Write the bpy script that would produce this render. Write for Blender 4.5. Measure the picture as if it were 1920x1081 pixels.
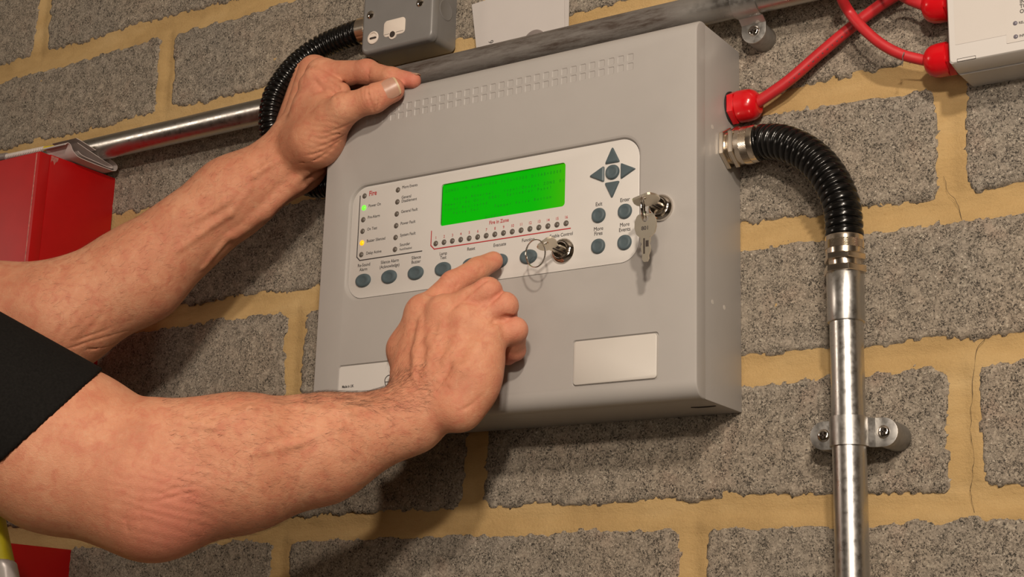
import bpy, bmesh, math, random
import numpy as np
from mathutils import Vector, Matrix
random.seed(7); RNG = np.random.default_rng(11)
for o in list(bpy.data.objects): bpy.data.objects.remove(o)
SC = bpy.context.scene; COL = SC.collection
MM = 0.001
# ------------------------------------------------------------------ camera
F_PX = 2888.69; IW, IH = 1920.0, 1081.0
YAW, PITCH, ROLL = 0.58505, 0.24840, 0.03051
CAM = np.array([521.995, -1130.53, -214.478])          # mm; origin = lower right back corner of the grey panel
_cy, _sy, _cp, _sp = math.cos(YAW), math.sin(YAW), math.cos(PITCH), math.sin(PITCH)
FWD = np.array([-_sy*_cp, _cy*_cp, _sp]); _r = np.array([_cy, _sy, 0.0]); _u = np.cross(_r, FWD)
RIGHT = _r*math.cos(ROLL) + _u*math.sin(ROLL); UP = -_r*math.sin(ROLL) + _u*math.cos(ROLL)
cd = bpy.data.cameras.new('camera'); cam = bpy.data.objects.new('camera', cd); COL.objects.link(cam)
cd.sensor_width = 36.0; cd.lens = F_PX/IW*36.0; cd.clip_start = 0.02; cd.clip_end = 50
cam.matrix_world = Matrix(((RIGHT[0], UP[0], -FWD[0], CAM[0]*MM), (RIGHT[1], UP[1], -FWD[1], CAM[1]*MM),
                           (RIGHT[2], UP[2], -FWD[2], CAM[2]*MM), (0, 0, 0, 1)))
SC.camera = cam
def ray(px, py):
    return FWD + (px-IW/2)/F_PX*RIGHT - (py-IH/2)/F_PX*UP
def A(px, py, y):                                      # measured point -> place on the upright plane y (mm)
    d = ray(px, py); return CAM + d*((y-CAM[1])/d[1])
def AD(px, py, depth):                                 # measured point at a distance along the view axis (mm)
    return CAM + ray(px, py)*depth
def PX(P):
    d = np.asarray(P, float)-CAM; z = d@FWD
    return IW/2+F_PX*(d@RIGHT)/z, IH/2-F_PX*(d@UP)/z
# ------------------------------------------------------------------ light
SC.view_settings.view_transform = 'Standard'; SC.view_settings.look = 'None'
SC.view_settings.gamma = 1.0; SC.view_settings.use_curve_mapping = False
SC.view_settings.exposure = -0.12
wd = bpy.data.worlds.new('world'); SC.world = wd; wd.use_nodes = True
wd.node_tree.nodes['Background'].inputs[0].default_value = (1.0, 0.86, 0.70, 1)
wd.node_tree.nodes['Background'].inputs[1].default_value = 0.05
def area(name, loc, target, size, power, col):
    l = bpy.data.lights.new(name, 'AREA'); l.shape = 'RECTANGLE'; l.size, l.size_y = size[0]*MM, size[1]*MM
    l.energy = power; l.color = col
    o = bpy.data.objects.new(name, l); COL.objects.link(o); o.location = Vector(loc)*MM
    d = Vector(target)-Vector(loc); o.rotation_euler = d.to_track_quat('-Z', 'Y').to_euler(); return o
WARM = (1.0, 0.85, 0.70)
area('ceiling_lamp', (880, -1512, 780), (-200, 0, 100), (90, 90), 18.5, WARM)
area('work_lamp', (800, -1760, 400), (-250, 0, 100), (100, 100), 19.5, WARM)
area('soft_fill', (430, -1500, -60), (-300, 0, 40), (600, 380), 3.0, WARM)  # added fill light by the camera, softens the contrast; no real fixture
area('window_lamp', (-2300, -1780, 760), (-600, 0, 340), (420, 420), 7.5, WARM)
# ------------------------------------------------------------------ mesh helpers (all lengths in mm)
ORIGIN = {}
class MB:
    def __init__(s): s.v = []; s.f = []
    def add(s, v, f):
        n = len(s.v); s.v += [tuple(map(float, p)) for p in v]; s.f += [tuple(i+n for i in q) for q in f]; return s
def frame(d):
    d = np.asarray(d, float); d = d/np.linalg.norm(d)
    a = np.array([0, 0, 1.0]) if abs(d[2]) < 0.9 else np.array([1.0, 0, 0])
    u = np.cross(a, d); u /= np.linalg.norm(u); return d, u, np.cross(d, u)
def lathe(mb, o, axis, prof, seg=24, sx=1.0, cap=True, phase=0.0):    # prof: (radius, height along axis)
    d, u, w = frame(axis); o = np.asarray(o, float); V = []; Fc = []
    for r, h in prof:
        for k in range(seg):
            a = 2*math.pi*k/seg+phase; V.append(o+d*h+u*(r*math.cos(a)*sx)+w*(r*math.sin(a)))
    for i in range(len(prof)-1):
        for k in range(seg):
            a, b = i*seg+k, i*seg+(k+1) % seg; Fc.append((a, b, b+seg, a+seg))
    if cap:
        Fc.append(tuple(range(seg-1, -1, -1))); n = (len(prof)-1)*seg; Fc.append(tuple(range(n, n+seg)))
    return mb.add(V, Fc)
def spline(pts, step=2.0):                              # Catmull-Rom through points, resampled evenly
    P = [np.asarray(p, float) for p in pts]; P = [2*P[0]-P[1]]+P+[2*P[-1]-P[-2]]; out = []
    for i in range(1, len(P)-2):
        for t in np.linspace(0, 1, 40, endpoint=False):
            a, b, c, d = P[i-1:i+3]
            out.append(0.5*((2*b)+(c-a)*t+(2*a-5*b+4*c-d)*t*t+(3*b-a-3*c+d)*t**3))
    out.append(P[-2]); out = np.array(out)
    s = np.r_[0, np.cumsum(np.linalg.norm(np.diff(out, axis=0), axis=1))]; n = max(2, int(s[-1]/step)+1)
    q = np.linspace(0, s[-1], n); return np.stack([np.interp(q, s, out[:, k]) for k in range(3)], 1), q
def tube(mb, path, rad, seg=14, cap=True):
    path = np.asarray(path, float); n = len(path); T = np.gradient(path, axis=0); T /= np.linalg.norm(T, axis=1)[:, None]
    _, u, w = frame(T[0]); V = []; Fc = []
    for i in range(n):
        u = u-T[i]*(u@T[i]); u /= np.linalg.norm(u); w = np.cross(T[i], u)
        r = rad[i] if hasattr(rad, '__len__') else rad
        for k in range(seg):
            a = 2*math.pi*k/seg; V.append(path[i]+u*(r*math.cos(a))+w*(r*math.sin(a)))
    for i in range(n-1):
        for k in range(seg):
            a, b = i*seg+k, i*seg+(k+1) % seg; Fc.append((a, b, b+seg, a+seg))
    if cap: Fc.append(tuple(range(seg-1, -1, -1))); m = (n-1)*seg; Fc.append(tuple(range(m, m+seg)))
    return mb.add(V, Fc)
def rrect(x0, x1, z0, z1, r, n=6):                      # counter-clockwise seen from the front (-y)
    out = []
    for cx, cz, a0 in ((x1-r, z1-r, 0), (x0+r, z1-r, 90), (x0+r, z0+r, 180), (x1-r, z0+r, 270)):
        for k in range(n+1):
            a = math.radians(a0+90*k/n); out.append((cx+r*math.cos(a), cz+r*math.sin(a)))
    return out
def prism(mb, levels):                                  # levels: list of (outline[(x,z)], y) back to front
    n = len(levels[0][0]); V = [(x, y, z) for ol, y in levels for x, z in ol]; Fc = []
    for i in range(len(levels)-1):
        for k in range(n):
            a, b = i*n+k, i*n+(k+1) % n; Fc.append((a, b, b+n, a+n))
    Fc.append(tuple(range(n-1, -1, -1))); m = (len(levels)-1)*n; Fc.append(tuple(range(m, m+n)))
    return mb.add(V, Fc)
def grow(ol, d):
    P = np.array(ol); c = (P.max(0)+P.min(0))/2; h = (P.max(0)-P.min(0))/2
    return [tuple(c+(p-c)*(h+d)/h) for p in P]
def box(mb, x0, x1, y0, y1, z0, z1):
    v = [(x, y, z) for x in (x0, x1) for y in (y0, y1) for z in (z0, z1)]
    return mb.add(v, [(0, 1, 3, 2), (4, 6, 7, 5), (0, 4, 5, 1), (2, 3, 7, 6), (0, 2, 6, 4), (1, 5, 7, 3)])
def link(name, me, mat, parent=None, smooth=True, angle=35, center=None):
    n = len(me.vertices); co = np.empty(n*3, np.float32); me.vertices.foreach_get('co', co); co = co.reshape(-1, 3)
    c = (co.max(0)+co.min(0))/2 if center is None else np.asarray(center, np.float32)
    me.vertices.foreach_set('co', ((co-c)*MM).ravel())
    if smooth:
        me.polygons.foreach_set('use_smooth', np.ones(len(me.polygons), bool)); me.update()
        me.set_sharp_from_angle(angle=math.radians(angle))
    me.update()
    if mat: me.materials.append(mat)
    o = bpy.data.objects.new(name, me); COL.objects.link(o)
    po = ORIGIN[parent.name] if parent else np.zeros(3)
    o.location = Vector((c-po)*MM); ORIGIN[o.name] = np.array(c, float)
    if parent: o.parent = parent
    return o
def part(name, mb, mat, parent=None, smooth=True, angle=35, bevel=0, fix=True):
    me = bpy.data.meshes.new(name); me.from_pydata(mb.v, [], mb.f)
    if fix or bevel:
        bm = bmesh.new(); bm.from_mesh(me)
        if fix: bmesh.ops.recalc_face_normals(bm, faces=bm.faces)
        if bevel:
            es = [e for e in bm.edges if len(e.link_faces) == 2 and e.calc_face_angle(0) > 0.9]
            bmesh.ops.bevel(bm, geom=es, offset=bevel, segments=2, profile=0.6, affect='EDGES', clamp_overlap=True)
        bm.to_mesh(me); bm.free()
    return link(name, me, mat, parent, smooth, angle)
def tag(o, label, cat, group=None):
    o['label'] = label; o['category'] = cat
    if group: o['group'] = group
    return o
def thing(name, loc, label, cat, group=None):
    o = bpy.data.objects.new(name, None); COL.objects.link(o); o.empty_display_size = 0.02
    o.location = Vector(loc)*MM; ORIGIN[o.name] = np.array(loc, float); return tag(o, label, cat, group)
def structure(o): o['kind'] = 'structure'; return o
def boolean(mb, cutters, bevel_edges=None):             # mesh with cutters taken away
    def raw(m):
        me = bpy.data.meshes.new('tmp'); me.from_pydata(m.v, [], m.f); bm = bmesh.new(); bm.from_mesh(me)
        bmesh.ops.recalc_face_normals(bm, faces=bm.faces)
        if m is mb and bevel_edges:
            es = [e for e in bm.edges if bevel_edges(e)]
            bmesh.ops.bevel(bm, geom=es, offset=1.7, segments=3, profile=0.5, affect='EDGES')
        bm.to_mesh(me); bm.free(); o = bpy.data.objects.new('tmp', me); COL.objects.link(o); return o
    o = raw(mb); cs = [raw(c) for c in cutters]
    for c in cs:
        m = o.modifiers.new('b', 'BOOLEAN'); m.operation = 'DIFFERENCE'; m.solver = 'EXACT'; m.object = c
    dg = bpy.context.evaluated_depsgraph_get(); me = bpy.data.meshes.new_from_object(o.evaluated_get(dg))
    for q in [o]+cs: bpy.data.objects.remove(q)
    return me
def text_mesh(mb, s, x, z, y, size, align='LEFT', bold=0.0, squeeze=1.0, rot=0.0, spacing=1.0, to3=None):
    cu = bpy.data.curves.new('t', 'FONT'); cu.body = s; cu.size = size; cu.align_x = align; cu.offset = bold*size
    cu.resolution_u = 3; cu.space_character = spacing
    o = bpy.data.objects.new('t', cu); COL.objects.link(o)
    dg = bpy.context.evaluated_depsgraph_get(); me = bpy.data.meshes.new_from_object(o.evaluated_get(dg))
    c, q = math.cos(rot), math.sin(rot); V = []
    for v in me.vertices:
        a, b = v.co.x*squeeze, v.co.y
        p = (x+a*c-b*q, y, z+a*q+b*c); V.append(p if to3 is None else to3(p))
    mb.add(V, [tuple(p.vertices) for p in me.polygons])
    bpy.data.objects.remove(o); bpy.data.meshes.remove(me); bpy.data.curves.remove(cu)
def noise2(x, z, seed=0):                                # smooth value noise, -1..1
    xi, zi = np.floor(x).astype(np.int64), np.floor(z).astype(np.int64); fx, fz = x-xi, z-zi
    fx, fz = fx*fx*(3-2*fx), fz*fz*(3-2*fz)
    def h(a, b):
        n = (a*374761393+b*668265263+seed*974634533) & 0x7fffffff
        n = ((n ^ (n >> 13))*1274126177) & 0x7fffffff; return ((n ^ (n >> 16)) & 0xffff)/32767.5-1
    return (h(xi, zi)*(1-fx)+h(xi+1, zi)*fx)*(1-fz)+(h(xi, zi+1)*(1-fx)+h(xi+1, zi+1)*fx)*fz
# ------------------------------------------------------------------ materials
class NT:
    def __init__(s, name):
        s.m = bpy.data.materials.new(name); s.m.use_nodes = True; s.t = s.m.node_tree; s.b = s.t.nodes['Principled BSDF']
    def n(s, kind, **k):
        nd = s.t.nodes.new(kind)
        for a, v in k.items():
            if a.startswith('i_'):
                key = a[2:]; nd.inputs[int(key) if key.isdigit() else key.replace('_', ' ')].default_value = v
            else: setattr(nd, a, v)
        return nd
    def l(s, a, b): s.t.links.new(a, b)
    def pos(s, scale=(1, 1, 1)):
        g = s.n('ShaderNodeNewGeometry'); m = s.n('ShaderNodeMapping', vector_type='POINT'); m.inputs['Scale'].default_value = scale
        s.l(g.outputs['Position'], m.inputs[0]); return m.outputs[0]
    def noise(s, vec, scale, detail=4, rough=0.55, dist=0.0):
        n = s.n('ShaderNodeTexNoise'); n.inputs['Scale'].default_value = scale; n.inputs['Detail'].default_value = detail
        n.inputs['Roughness'].default_value = rough; n.inputs['Distortion'].default_value = dist; s.l(vec, n.inputs['Vector']); return n.outputs['Fac']
    def vor(s, vec, scale, feature='F1', out='Distance', rnd=1.0):
        n = s.n('ShaderNodeTexVoronoi', feature=feature); n.inputs['Scale'].default_value = scale; n.inputs['Randomness'].default_value = rnd
        s.l(vec, n.inputs['Vector']); return n.outputs[out]
    def ramp(s, fac, stops):
        r = s.n('ShaderNodeValToRGB'); e = r.color_ramp.elements
        while len(e) < len(stops): e.new(0.5)
        for q, (p, c) in zip(e, stops): q.position = p; q.color = (*c, 1) if len(c) == 3 else c
        s.l(fac, r.inputs[0]); return r.outputs['Color']
    def val(s, fac, a, b, c=0.0, d=1.0):
        r = s.n('ShaderNodeMapRange'); s.l(fac, r.inputs[0])
        for i, v in zip((1, 2, 3, 4), (a, b, c, d)): r.inputs[i].default_value = v
        return r.outputs[0]
    def mix(s, fac, a, b, mode='MIX'):
        m = s.n('ShaderNodeMix', data_type='RGBA', blend_type=mode)
        for sock, v in ((m.inputs[0], fac), (m.inputs[6], a), (m.inputs[7], b)):
            if hasattr(v, 'is_linked'): s.l(v, sock)
            elif isinstance(v, (int, float)): sock.default_value = v
            else: sock.default_value = (*v, 1)
        return m.outputs[2]
    def math(s, op, a, b=0.0):
        m = s.n('ShaderNodeMath', operation=op)
        for sock, v in zip(m.inputs, (a, b)):
            if hasattr(v, 'is_linked'): s.l(v, sock)
            else: sock.default_value = v
        return m.outputs[0]
    def bump(s, h, strength, dist_mm, prev=None):
        b = s.n('ShaderNodeBump'); b.inputs['Strength'].default_value = strength; b.inputs['Distance'].default_value = dist_mm*MM
        s.l(h, b.inputs['Height'])
        if prev: s.l(prev, b.inputs['Normal'])
        s.l(b.outputs[0], s.b.inputs['Normal']); return b.outputs[0]
    def col(s, c):
        if hasattr(c, 'is_linked'): s.l(c, s.b.inputs['Base Color'])
        else: s.b.inputs['Base Color'].default_value = (*c, 1)
    def rough(s, c):
        if hasattr(c, 'is_linked'): s.l(c, s.b.inputs['Roughness'])
        else: s.b.inputs['Roughness'].default_value = c
def plain(name, c, rough=0.5, metal=0.0, var=0.06, vscale=40, bump=0.0, bscale=900, emit=None, spec=None, coat=0.0):
    t = NT(name); p = t.pos(); n = t.noise(p, vscale, 3)
    lo = tuple(x*(1-var) for x in c); hi = tuple(min(1, x*(1+var)) for x in c)
    t.col(t.ramp(n, [(0.3, lo), (0.7, hi)])); t.rough(rough); t.b.inputs['Metallic'].default_value = metal
    if spec is not None: t.b.inputs['Specular IOR Level'].default_value = spec
    if coat: t.b.inputs['Coat Weight'].default_value = coat; t.b.inputs['Coat Roughness'].default_value = 0.15
    if bump: t.bump(t.noise(p, bscale, 2), bump, 0.15)
    if emit:
        t.b.inputs['Emission Color'].default_value = (*emit[0], 1); t.b.inputs['Emission Strength'].default_value = emit[1]
    return t.m
def m_block():
    t = NT('aggregate block'); p = t.pos()
    def warp(amt, scl):
        w = t.n('ShaderNodeVectorMath', operation='ADD'); nz = t.n('ShaderNodeTexNoise'); nz.inputs['Scale'].default_value = scl; nz.inputs['Detail'].default_value = 3
        t.l(p, nz.inputs['Vector']); sc = t.n('ShaderNodeVectorMath', operation='SCALE'); sc.inputs['Scale'].default_value = amt
        t.l(nz.outputs['Color'], sc.inputs[0]); t.l(p, w.inputs[0]); t.l(sc.outputs[0], w.inputs[1]); return w.outputs[0]
    q = warp(0.0075, 240)
    grain = t.vor(warp(0.002, 700), 640, 'F1', 'Color'); edge = t.math('ABSOLUTE', t.math('SUBTRACT', t.noise(q, 330, 3, 0.6), 0.5))
    big = t.noise(p, 7, 4, 0.6); mid = t.noise(p, 85, 4, 0.7); fine = t.noise(p, 1300, 3, 0.7); pn = t.noise(p, 620, 2, 0.55)
    sep = t.n('ShaderNodeSeparateColor'); t.l(grain, sep.inputs[0])
    base = t.ramp(sep.outputs[0], [(0.0, (0.200, 0.173, 0.143)), (0.5, (0.268, 0.232, 0.192)), (0.9, (0.340, 0.297, 0.247)), (1.0, (0.40, 0.365, 0.305))])
    tint = t.ramp(big, [(0.3, (0.86, 0.87, 0.89)), (0.5, (1, 0.98, 0.95)), (0.7, (1.08, 1.01, 0.94))])
    c = t.mix(1.0, base, tint, 'MULTIPLY')
    c = t.mix(t.val(fine, 0.35, 0.75, 0.0, 0.5), c, (0.37, 0.335, 0.272))
    c = t.mix(t.val(t.noise(p, 28, 2), 0.58, 0.72, 0, 0.22), c, (0.33, 0.22, 0.17))
    crack = t.math('MULTIPLY', t.val(edge, 0.006, 0.034, 1, 0), t.val(mid, 0.40, 0.55, 0, 1))
    hole = t.val(t.math('ADD', pn, t.math('MULTIPLY', mid, -0.30)), 0.242, 0.190, 0, 1)
    pits = t.math('MAXIMUM', crack, hole)
    c = t.mix(t.math('MULTIPLY', pits, 0.92), c, (0.034, 0.032, 0.029))
    spk = t.val(t.noise(p, 620, 0), 0.79, 0.82, 0, 1); c = t.mix(spk, c, (0.54, 0.49, 0.41))
    t.col(c); t.rough(0.95); t.b.inputs['Specular IOR Level'].default_value = 0.12
    hgt = t.math('SUBTRACT', t.math('ADD', t.math('MULTIPLY', mid, 0.5), t.math('ADD', t.math('MULTIPLY', pn, 0.9), t.math('MULTIPLY', fine, 0.3))), t.math('MULTIPLY', pits, 0.7))
    t.bump(hgt, 0.7, 0.9); return t.m
def m_mortar():
    t = NT('yellow sand mortar'); p = t.pos(); st = t.pos((1, 1, 3.0))
    big = t.noise(st, 9, 4, 0.6); fine = t.noise(p, 1500, 2, 0.7); mid = t.noise(st, 120, 4, 0.65)
    c = t.ramp(big, [(0.25, (0.36, 0.235, 0.100)), (0.5, (0.46, 0.310, 0.138)), (0.75, (0.54, 0.385, 0.190))])
    c = t.mix(t.val(fine, 0.35, 0.7, 0, 0.4), c, (0.56, 0.40, 0.195))
    c = t.mix(t.val(mid, 0.62, 0.72, 0, 0.35), c, (0.36, 0.225, 0.095))
    t.col(c); t.rough(0.95); t.b.inputs['Specular IOR Level'].default_value = 0.1
    t.bump(t.math('ADD', t.math('MULTIPLY', fine, 0.45), t.math('ADD', mid, t.noise(p, 420, 4, 0.7))), 0.8, 0.9); return t.m
def m_steel(name, base, rough, grime=None, axis='x', grime_fac=0.0):
    t = NT(name); s = {'x': (6, 300, 300), 'z': (300, 300, 6), 'n': (60, 60, 60)}[axis]; p = t.pos(s); q = t.pos()
    st = t.noise(p, 1.0, 4, 0.6); sp = t.noise(q, 160, 5, 0.7)
    c = t.mix(t.val(st, 0.3, 0.7), tuple(x*0.82 for x in base), base)
    c = t.mix(t.val(sp, 0.55, 0.75, 0, 0.35), c, tuple(x*0.6 for x in base)); r = t.val(sp, 0.3, 0.7, rough*0.8, rough*1.35)
    t.b.inputs['Metallic'].default_value = 1.0
    if grime:
        g = t.noise(t.pos((14, 90, 90)), 1.0, 6, 0.75); gm = t.val(g, 0.42, 0.62, 0.62, 1.0)
        sx = t.n('ShaderNodeSeparateXYZ'); t.l(q, sx.inputs[0]); wx = t.math('MULTIPLY', t.val(sx.outputs[0], -0.42, -0.34, 0, 1), t.val(sx.outputs[0], 0.0, -0.05, 0, 1))
        gf = t.math('MULTIPLY', t.math('MULTIPLY', gm, wx), grime_fac); c = t.mix(gf, c, grime); r = t.math('ADD', r, t.math('MULTIPLY', gf, 0.25))
        t.l(t.math('SUBTRACT', 1.0, t.math('MULTIPLY', gf, 0.92)), t.b.inputs['Metallic'])
    t.col(c); t.rough(r); t.bump(t.math('ADD', st, sp), 0.10, 0.15); return t.m
def m_skin():
    t = NT('sunned skin'); p = t.pos()
    big = t.noise(p, 22, 4, 0.6); mid = t.noise(p, 95, 4, 0.65, 0.6); fine = t.noise(p, 420, 3, 0.7)
    c = t.ramp(big, [(0.28, (0.53, 0.222, 0.128)), (0.5, (0.625, 0.282, 0.165)), (0.72, (0.69, 0.345, 0.210))])
    c = t.mix(t.val(mid, 0.48, 0.66, 0, 0.65), c, (0.55, 0.190, 0.114))
    c = t.mix(t.val(mid, 0.42, 0.28, 0, 0.4), c, (0.71, 0.415, 0.26))
    red = t.n('ShaderNodeAttribute'); red.attribute_name = 'redness'; c = t.mix(t.math('MULTIPLY', red.outputs['Fac'], 0.8), c, (0.60, 0.190, 0.135))
    c = t.mix(t.val(fine, 0.62, 0.74, 0, 0.3), c, (0.42, 0.19, 0.105))
    t.col(c); t.rough(0.52); t.b.inputs['Specular IOR Level'].default_value = 0.35
    t.b.inputs['Subsurface Weight'].default_value = 0.12; t.b.inputs['Subsurface Radius'].default_value = (1.0, 0.35, 0.2); t.b.inputs['Subsurface Scale'].default_value = 0.004
    cell = t.vor(p, 1500, 'DISTANCE_TO_EDGE'); wr = t.math('ADD', t.noise(p, 230, 5, 0.72, 1.2), t.math('MULTIPLY', t.noise(t.pos((1, 1, 2.6)), 520, 3, 0.6, 0.6), 0.45))
    b1 = t.bump(t.math('ADD', t.math('MULTIPLY', t.val(cell, 0, 0.2), 0.10), wr), 0.7, 0.75)
    cr = t.n('ShaderNodeAttribute'); cr.attribute_name = 'wrinkle'
    t.bump(cr.outputs['Fac'], 0.8, 0.8, b1); return t.m
M = dict(
    block=m_block(), mortar=m_mortar(),
    paint=plain('grey powder coat', (0.385, 0.367, 0.350), 0.42, var=0.015, bump=0.12, bscale=1600, spec=0.4),
    plate=plain('pale overlay', (0.60, 0.58, 0.555), 0.38, var=0.01, spec=0.4),
    blank=plain('cream plate', (0.565, 0.535, 0.495), 0.45, var=0.01),
    button=plain('slate rubber', (0.072, 0.102, 0.116), 0.5, var=0.05),
    led=plain('unlit lamp lens', (0.12, 0.105, 0.09), 0.25, var=0.1, vscale=600),
    led_green=plain('lit green lens', (0.1, 0.6, 0.05), 0.3, emit=((0.12, 0.9, 0.03), 1.5)),
    led_amber=plain('lit amber lens', (0.8, 0.4, 0.02), 0.3, emit=((1.0, 0.36, 0.0), 1.25)),
    ink=plain('black print', (0.045, 0.04, 0.04), 0.6), redink=plain('red print', (0.43, 0.03, 0.035), 0.6),
    lcdink=plain('display print', (0.0, 0.10, 0.005), 0.4, emit=((0.0, 0.13, 0.0), 1.0)),
    dark=plain('dark recess', (0.035, 0.025, 0.02), 0.7),
    chrome=plain('chrome', (0.72, 0.68, 0.63), 0.09, 1.0, var=0.02), brasskey=plain('nickel key', (0.78, 0.72, 0.60), 0.42, 1.0, var=0.08, bump=0.15),
    nickel=plain('nickel brass', (0.70, 0.62, 0.52), 0.22, 1.0, var=0.05), zinc=m_steel('galvanised steel', (0.62, 0.61, 0.59), 0.30, axis='z'),
    conduit=m_steel('galvanised conduit', (0.55, 0.535, 0.51), 0.31, (0.060, 0.043, 0.034), 'x', 1.0),
    clip=m_steel('galvanised clip', (0.58, 0.57, 0.55), 0.36, axis='n'), cast=plain('dull zinc casting', (0.30, 0.29, 0.275), 0.5, 0.75, var=0.12, vscale=200, bump=0.2),
    rubber=plain('black ribbed plastic', (0.0045, 0.0042, 0.0040), 0.20, var=0.1, spec=0.38), flat_black=plain('black washer', (0.015, 0.014, 0.014), 0.6),
    redcable=plain('red cable sheath', (0.50, 0.020, 0.026), 0.42, var=0.1, vscale=90), redgland=plain('red nylon', (0.58, 0.005, 0.010), 0.22, var=0.04, spec=0.6),
    redbox=plain('red enamel', (0.38, 0.001, 0.002), 0.46, var=0.05, spec=0.45), redwear=plain('worn red enamel', (0.42, 0.14, 0.12), 0.6, var=0.3, vscale=300),
    whitebox=plain('white plastic', (0.60, 0.58, 0.56), 0.36, var=0.012), whitefront=plain('ivory label', (0.575, 0.545, 0.515), 0.45, var=0.012),
    metalbox=plain('grey hammer paint', (0.175, 0.170, 0.165), 0.36, var=0.05, spec=0.55), fuse=plain('white fuse carrier', (0.68, 0.61, 0.54), 0.4, var=0.02),
    paper=plain('white paper', (0.52, 0.49, 0.475), 0.8, var=0.015), pinkpaper=plain('folded leaflet paper', (0.56, 0.49, 0.47), 0.75, var=0.04),
    cap=plain('grey plastic', (0.22, 0.19, 0.18), 0.35), yellow=plain('yellow plastic', (0.62, 0.48, 0.02), 0.4), ribbed=plain('pale ribbed plastic', (0.52, 0.47, 0.44), 0.5),
    skin=m_skin(), nail=plain('fingernail', (0.47, 0.265, 0.19), 0.36, var=0.05, vscale=250, spec=0.5), nail_edge=plain('nail free edge', (0.56, 0.42, 0.25), 0.45),
    hair=plain('brown body hair', (0.085, 0.045, 0.028), 0.5), headhair=plain('grey brown hair', (0.10, 0.075, 0.055), 0.6, bump=0.5, bscale=400),
    shirt=plain('black knit cotton', (0.0085, 0.0078, 0.0072), 0.9, var=0.25, vscale=500, bump=0.35, bscale=1300, spec=0.12), vest=plain('yellow safety mesh', (0.42, 0.36, 0.005), 0.7, var=0.06, bump=0.3),
    strip=plain('silver reflective tape', (0.40, 0.37, 0.36), 0.4, 0.2, var=0.05), floor=plain('grey concrete floor', (0.20, 0.185, 0.17), 0.8, var=0.15, vscale=6), room=plain('painted plaster', (0.34, 0.31, 0.27), 0.85, var=0.04),
)
def m_lcd():
    t = NT('green backlit display'); g = t.n('ShaderNodeNewGeometry'); sx = t.n('ShaderNodeSeparateXYZ'); t.l(g.outputs['Position'], sx.inputs[0])
    f = t.val(sx.outputs[0], -0.160, -0.122, 0, 1); c = t.mix(t.math('POWER', f, 2.0), (0.0, 0.37, 0.0), (0.045, 0.37, 0.0))
    t.l(c, t.b.inputs['Emission Color']); t.b.inputs['Emission Strength'].default_value = 1.22
    t.col((0.002, 0.02, 0.002)); t.rough(0.5); t.b.inputs['Specular IOR Level'].default_value = 0.1; return t.m
M['lcd'] = m_lcd()
# ================================================================== room shell
def plane_obj(name, v, mat):
    o = part(name, MB().add(v, [(0, 1, 2, 3)]), mat, smooth=False, fix=False); return structure(o)
XL, XR, YF, ZF, ZC = -3200, 2600, -3600, -1450, 1300
plane_obj('floor', [(XL, YF, ZF), (XR, YF, ZF), (XR, 10, ZF), (XL, 10, ZF)], M['floor'])
plane_obj('ceiling', [(XL, YF, ZC), (XL, 10, ZC), (XR, 10, ZC), (XR, YF, ZC)], M['room'])
plane_obj('wall_front', [(XL, YF, ZF), (XL, YF, ZC), (XR, YF, ZC), (XR, YF, ZF)], M['room'])
plane_obj('wall_left', [(XL, YF, ZF), (XL, 10, ZF), (XL, 10, ZC), (XL, YF, ZC)], M['room'])
plane_obj('wall_right', [(XR, YF, ZF), (XR, YF, ZC), (XR, 10, ZC), (XR, 10, ZF)], M['room'])
# ---- block wall: mortar bed with every block a piece of its own
Z0, CP, BP = -79.5, 114.0, 440.0                        # bed joint level, course pitch, block pitch
FX0, FX1, FZ0, FZ1 = -1270.0, 540.0, -255.0, 700.0      # finely modelled region
def joint_x(n): return (-261.5 if n % 2 == 0 else -484.0)  # a perpend of course n (course n stands on bed n)
gx = np.arange(FX0, FX1+1, 4.0); gz = np.arange(FZ0, FZ1+1, 4.0); X, Z = np.meshgrid(gx, gz, indexing='ij')
dz = np.abs((Z-Z0+CP/2) % CP-CP/2); nrow = np.floor((Z-Z0)/CP).astype(int)
jx = np.where(nrow % 2 == 0, -261.5, -484.0); dx = np.abs((X-jx+BP/2) % BP-BP/2)
dj = np.minimum(dz, dx); Y = 1.2+2.6*np.clip(1-dj/12.0, 0, 1)**1.3
Y += np.where(dz < 14, 1.3*np.clip(((Z-Z0+CP/2) % CP-CP/2)/11, -1, 1), 0)
Y += 0.9*noise2(X/46, Z/26, 3)+0.6*noise2(X/17, Z/8, 4)+0.45*noise2(X/7, Z/5, 5)
Y = np.maximum(Y, 0.2); edge = (X <= FX0) | (X >= FX1-3) | (Z <= FZ0) | (Z >= FZ1-3); Y[edge] = 2.0
nx, nz = X.shape; idx = np.arange(nx*nz).reshape(nx, nz)
V = np.stack([X, Y, Z], -1).reshape(-1, 3)
Q = np.stack([idx[:-1, :-1], idx[1:, :-1], idx[1:, 1:], idx[:-1, 1:]], -1).reshape(-1, 4)
def np_mesh(name, V, Q):
    me = bpy.data.meshes.new(name); me.vertices.add(len(V)); me.vertices.foreach_set('co', np.asarray(V, np.float32).ravel())
    k = Q.shape[1]; me.loops.add(len(Q)*k); me.loops.foreach_set('vertex_index', Q.ravel().astype(np.int32))
    me.polygons.add(len(Q)); me.polygons.foreach_set('loop_start', np.arange(0, len(Q)*k, k, dtype=np.int32))
    me.update(calc_edges=True); return me
x1, z1 = gx[-1], gz[-1]
extra = np.array([(XL, 2, ZF), (XR, 2, ZF), (XR, 2, ZC), (XL, 2, ZC), (FX0, 2, FZ0), (x1, 2, FZ0), (x1, 2, z1), (FX0, 2, z1)], float); b = len(V)
EQ = np.array([(b, b+1, b+5, b+4), (b+1, b+2, b+6, b+5), (b+2, b+3, b+7, b+6), (b+3, b, b+4, b+7)])
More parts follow.
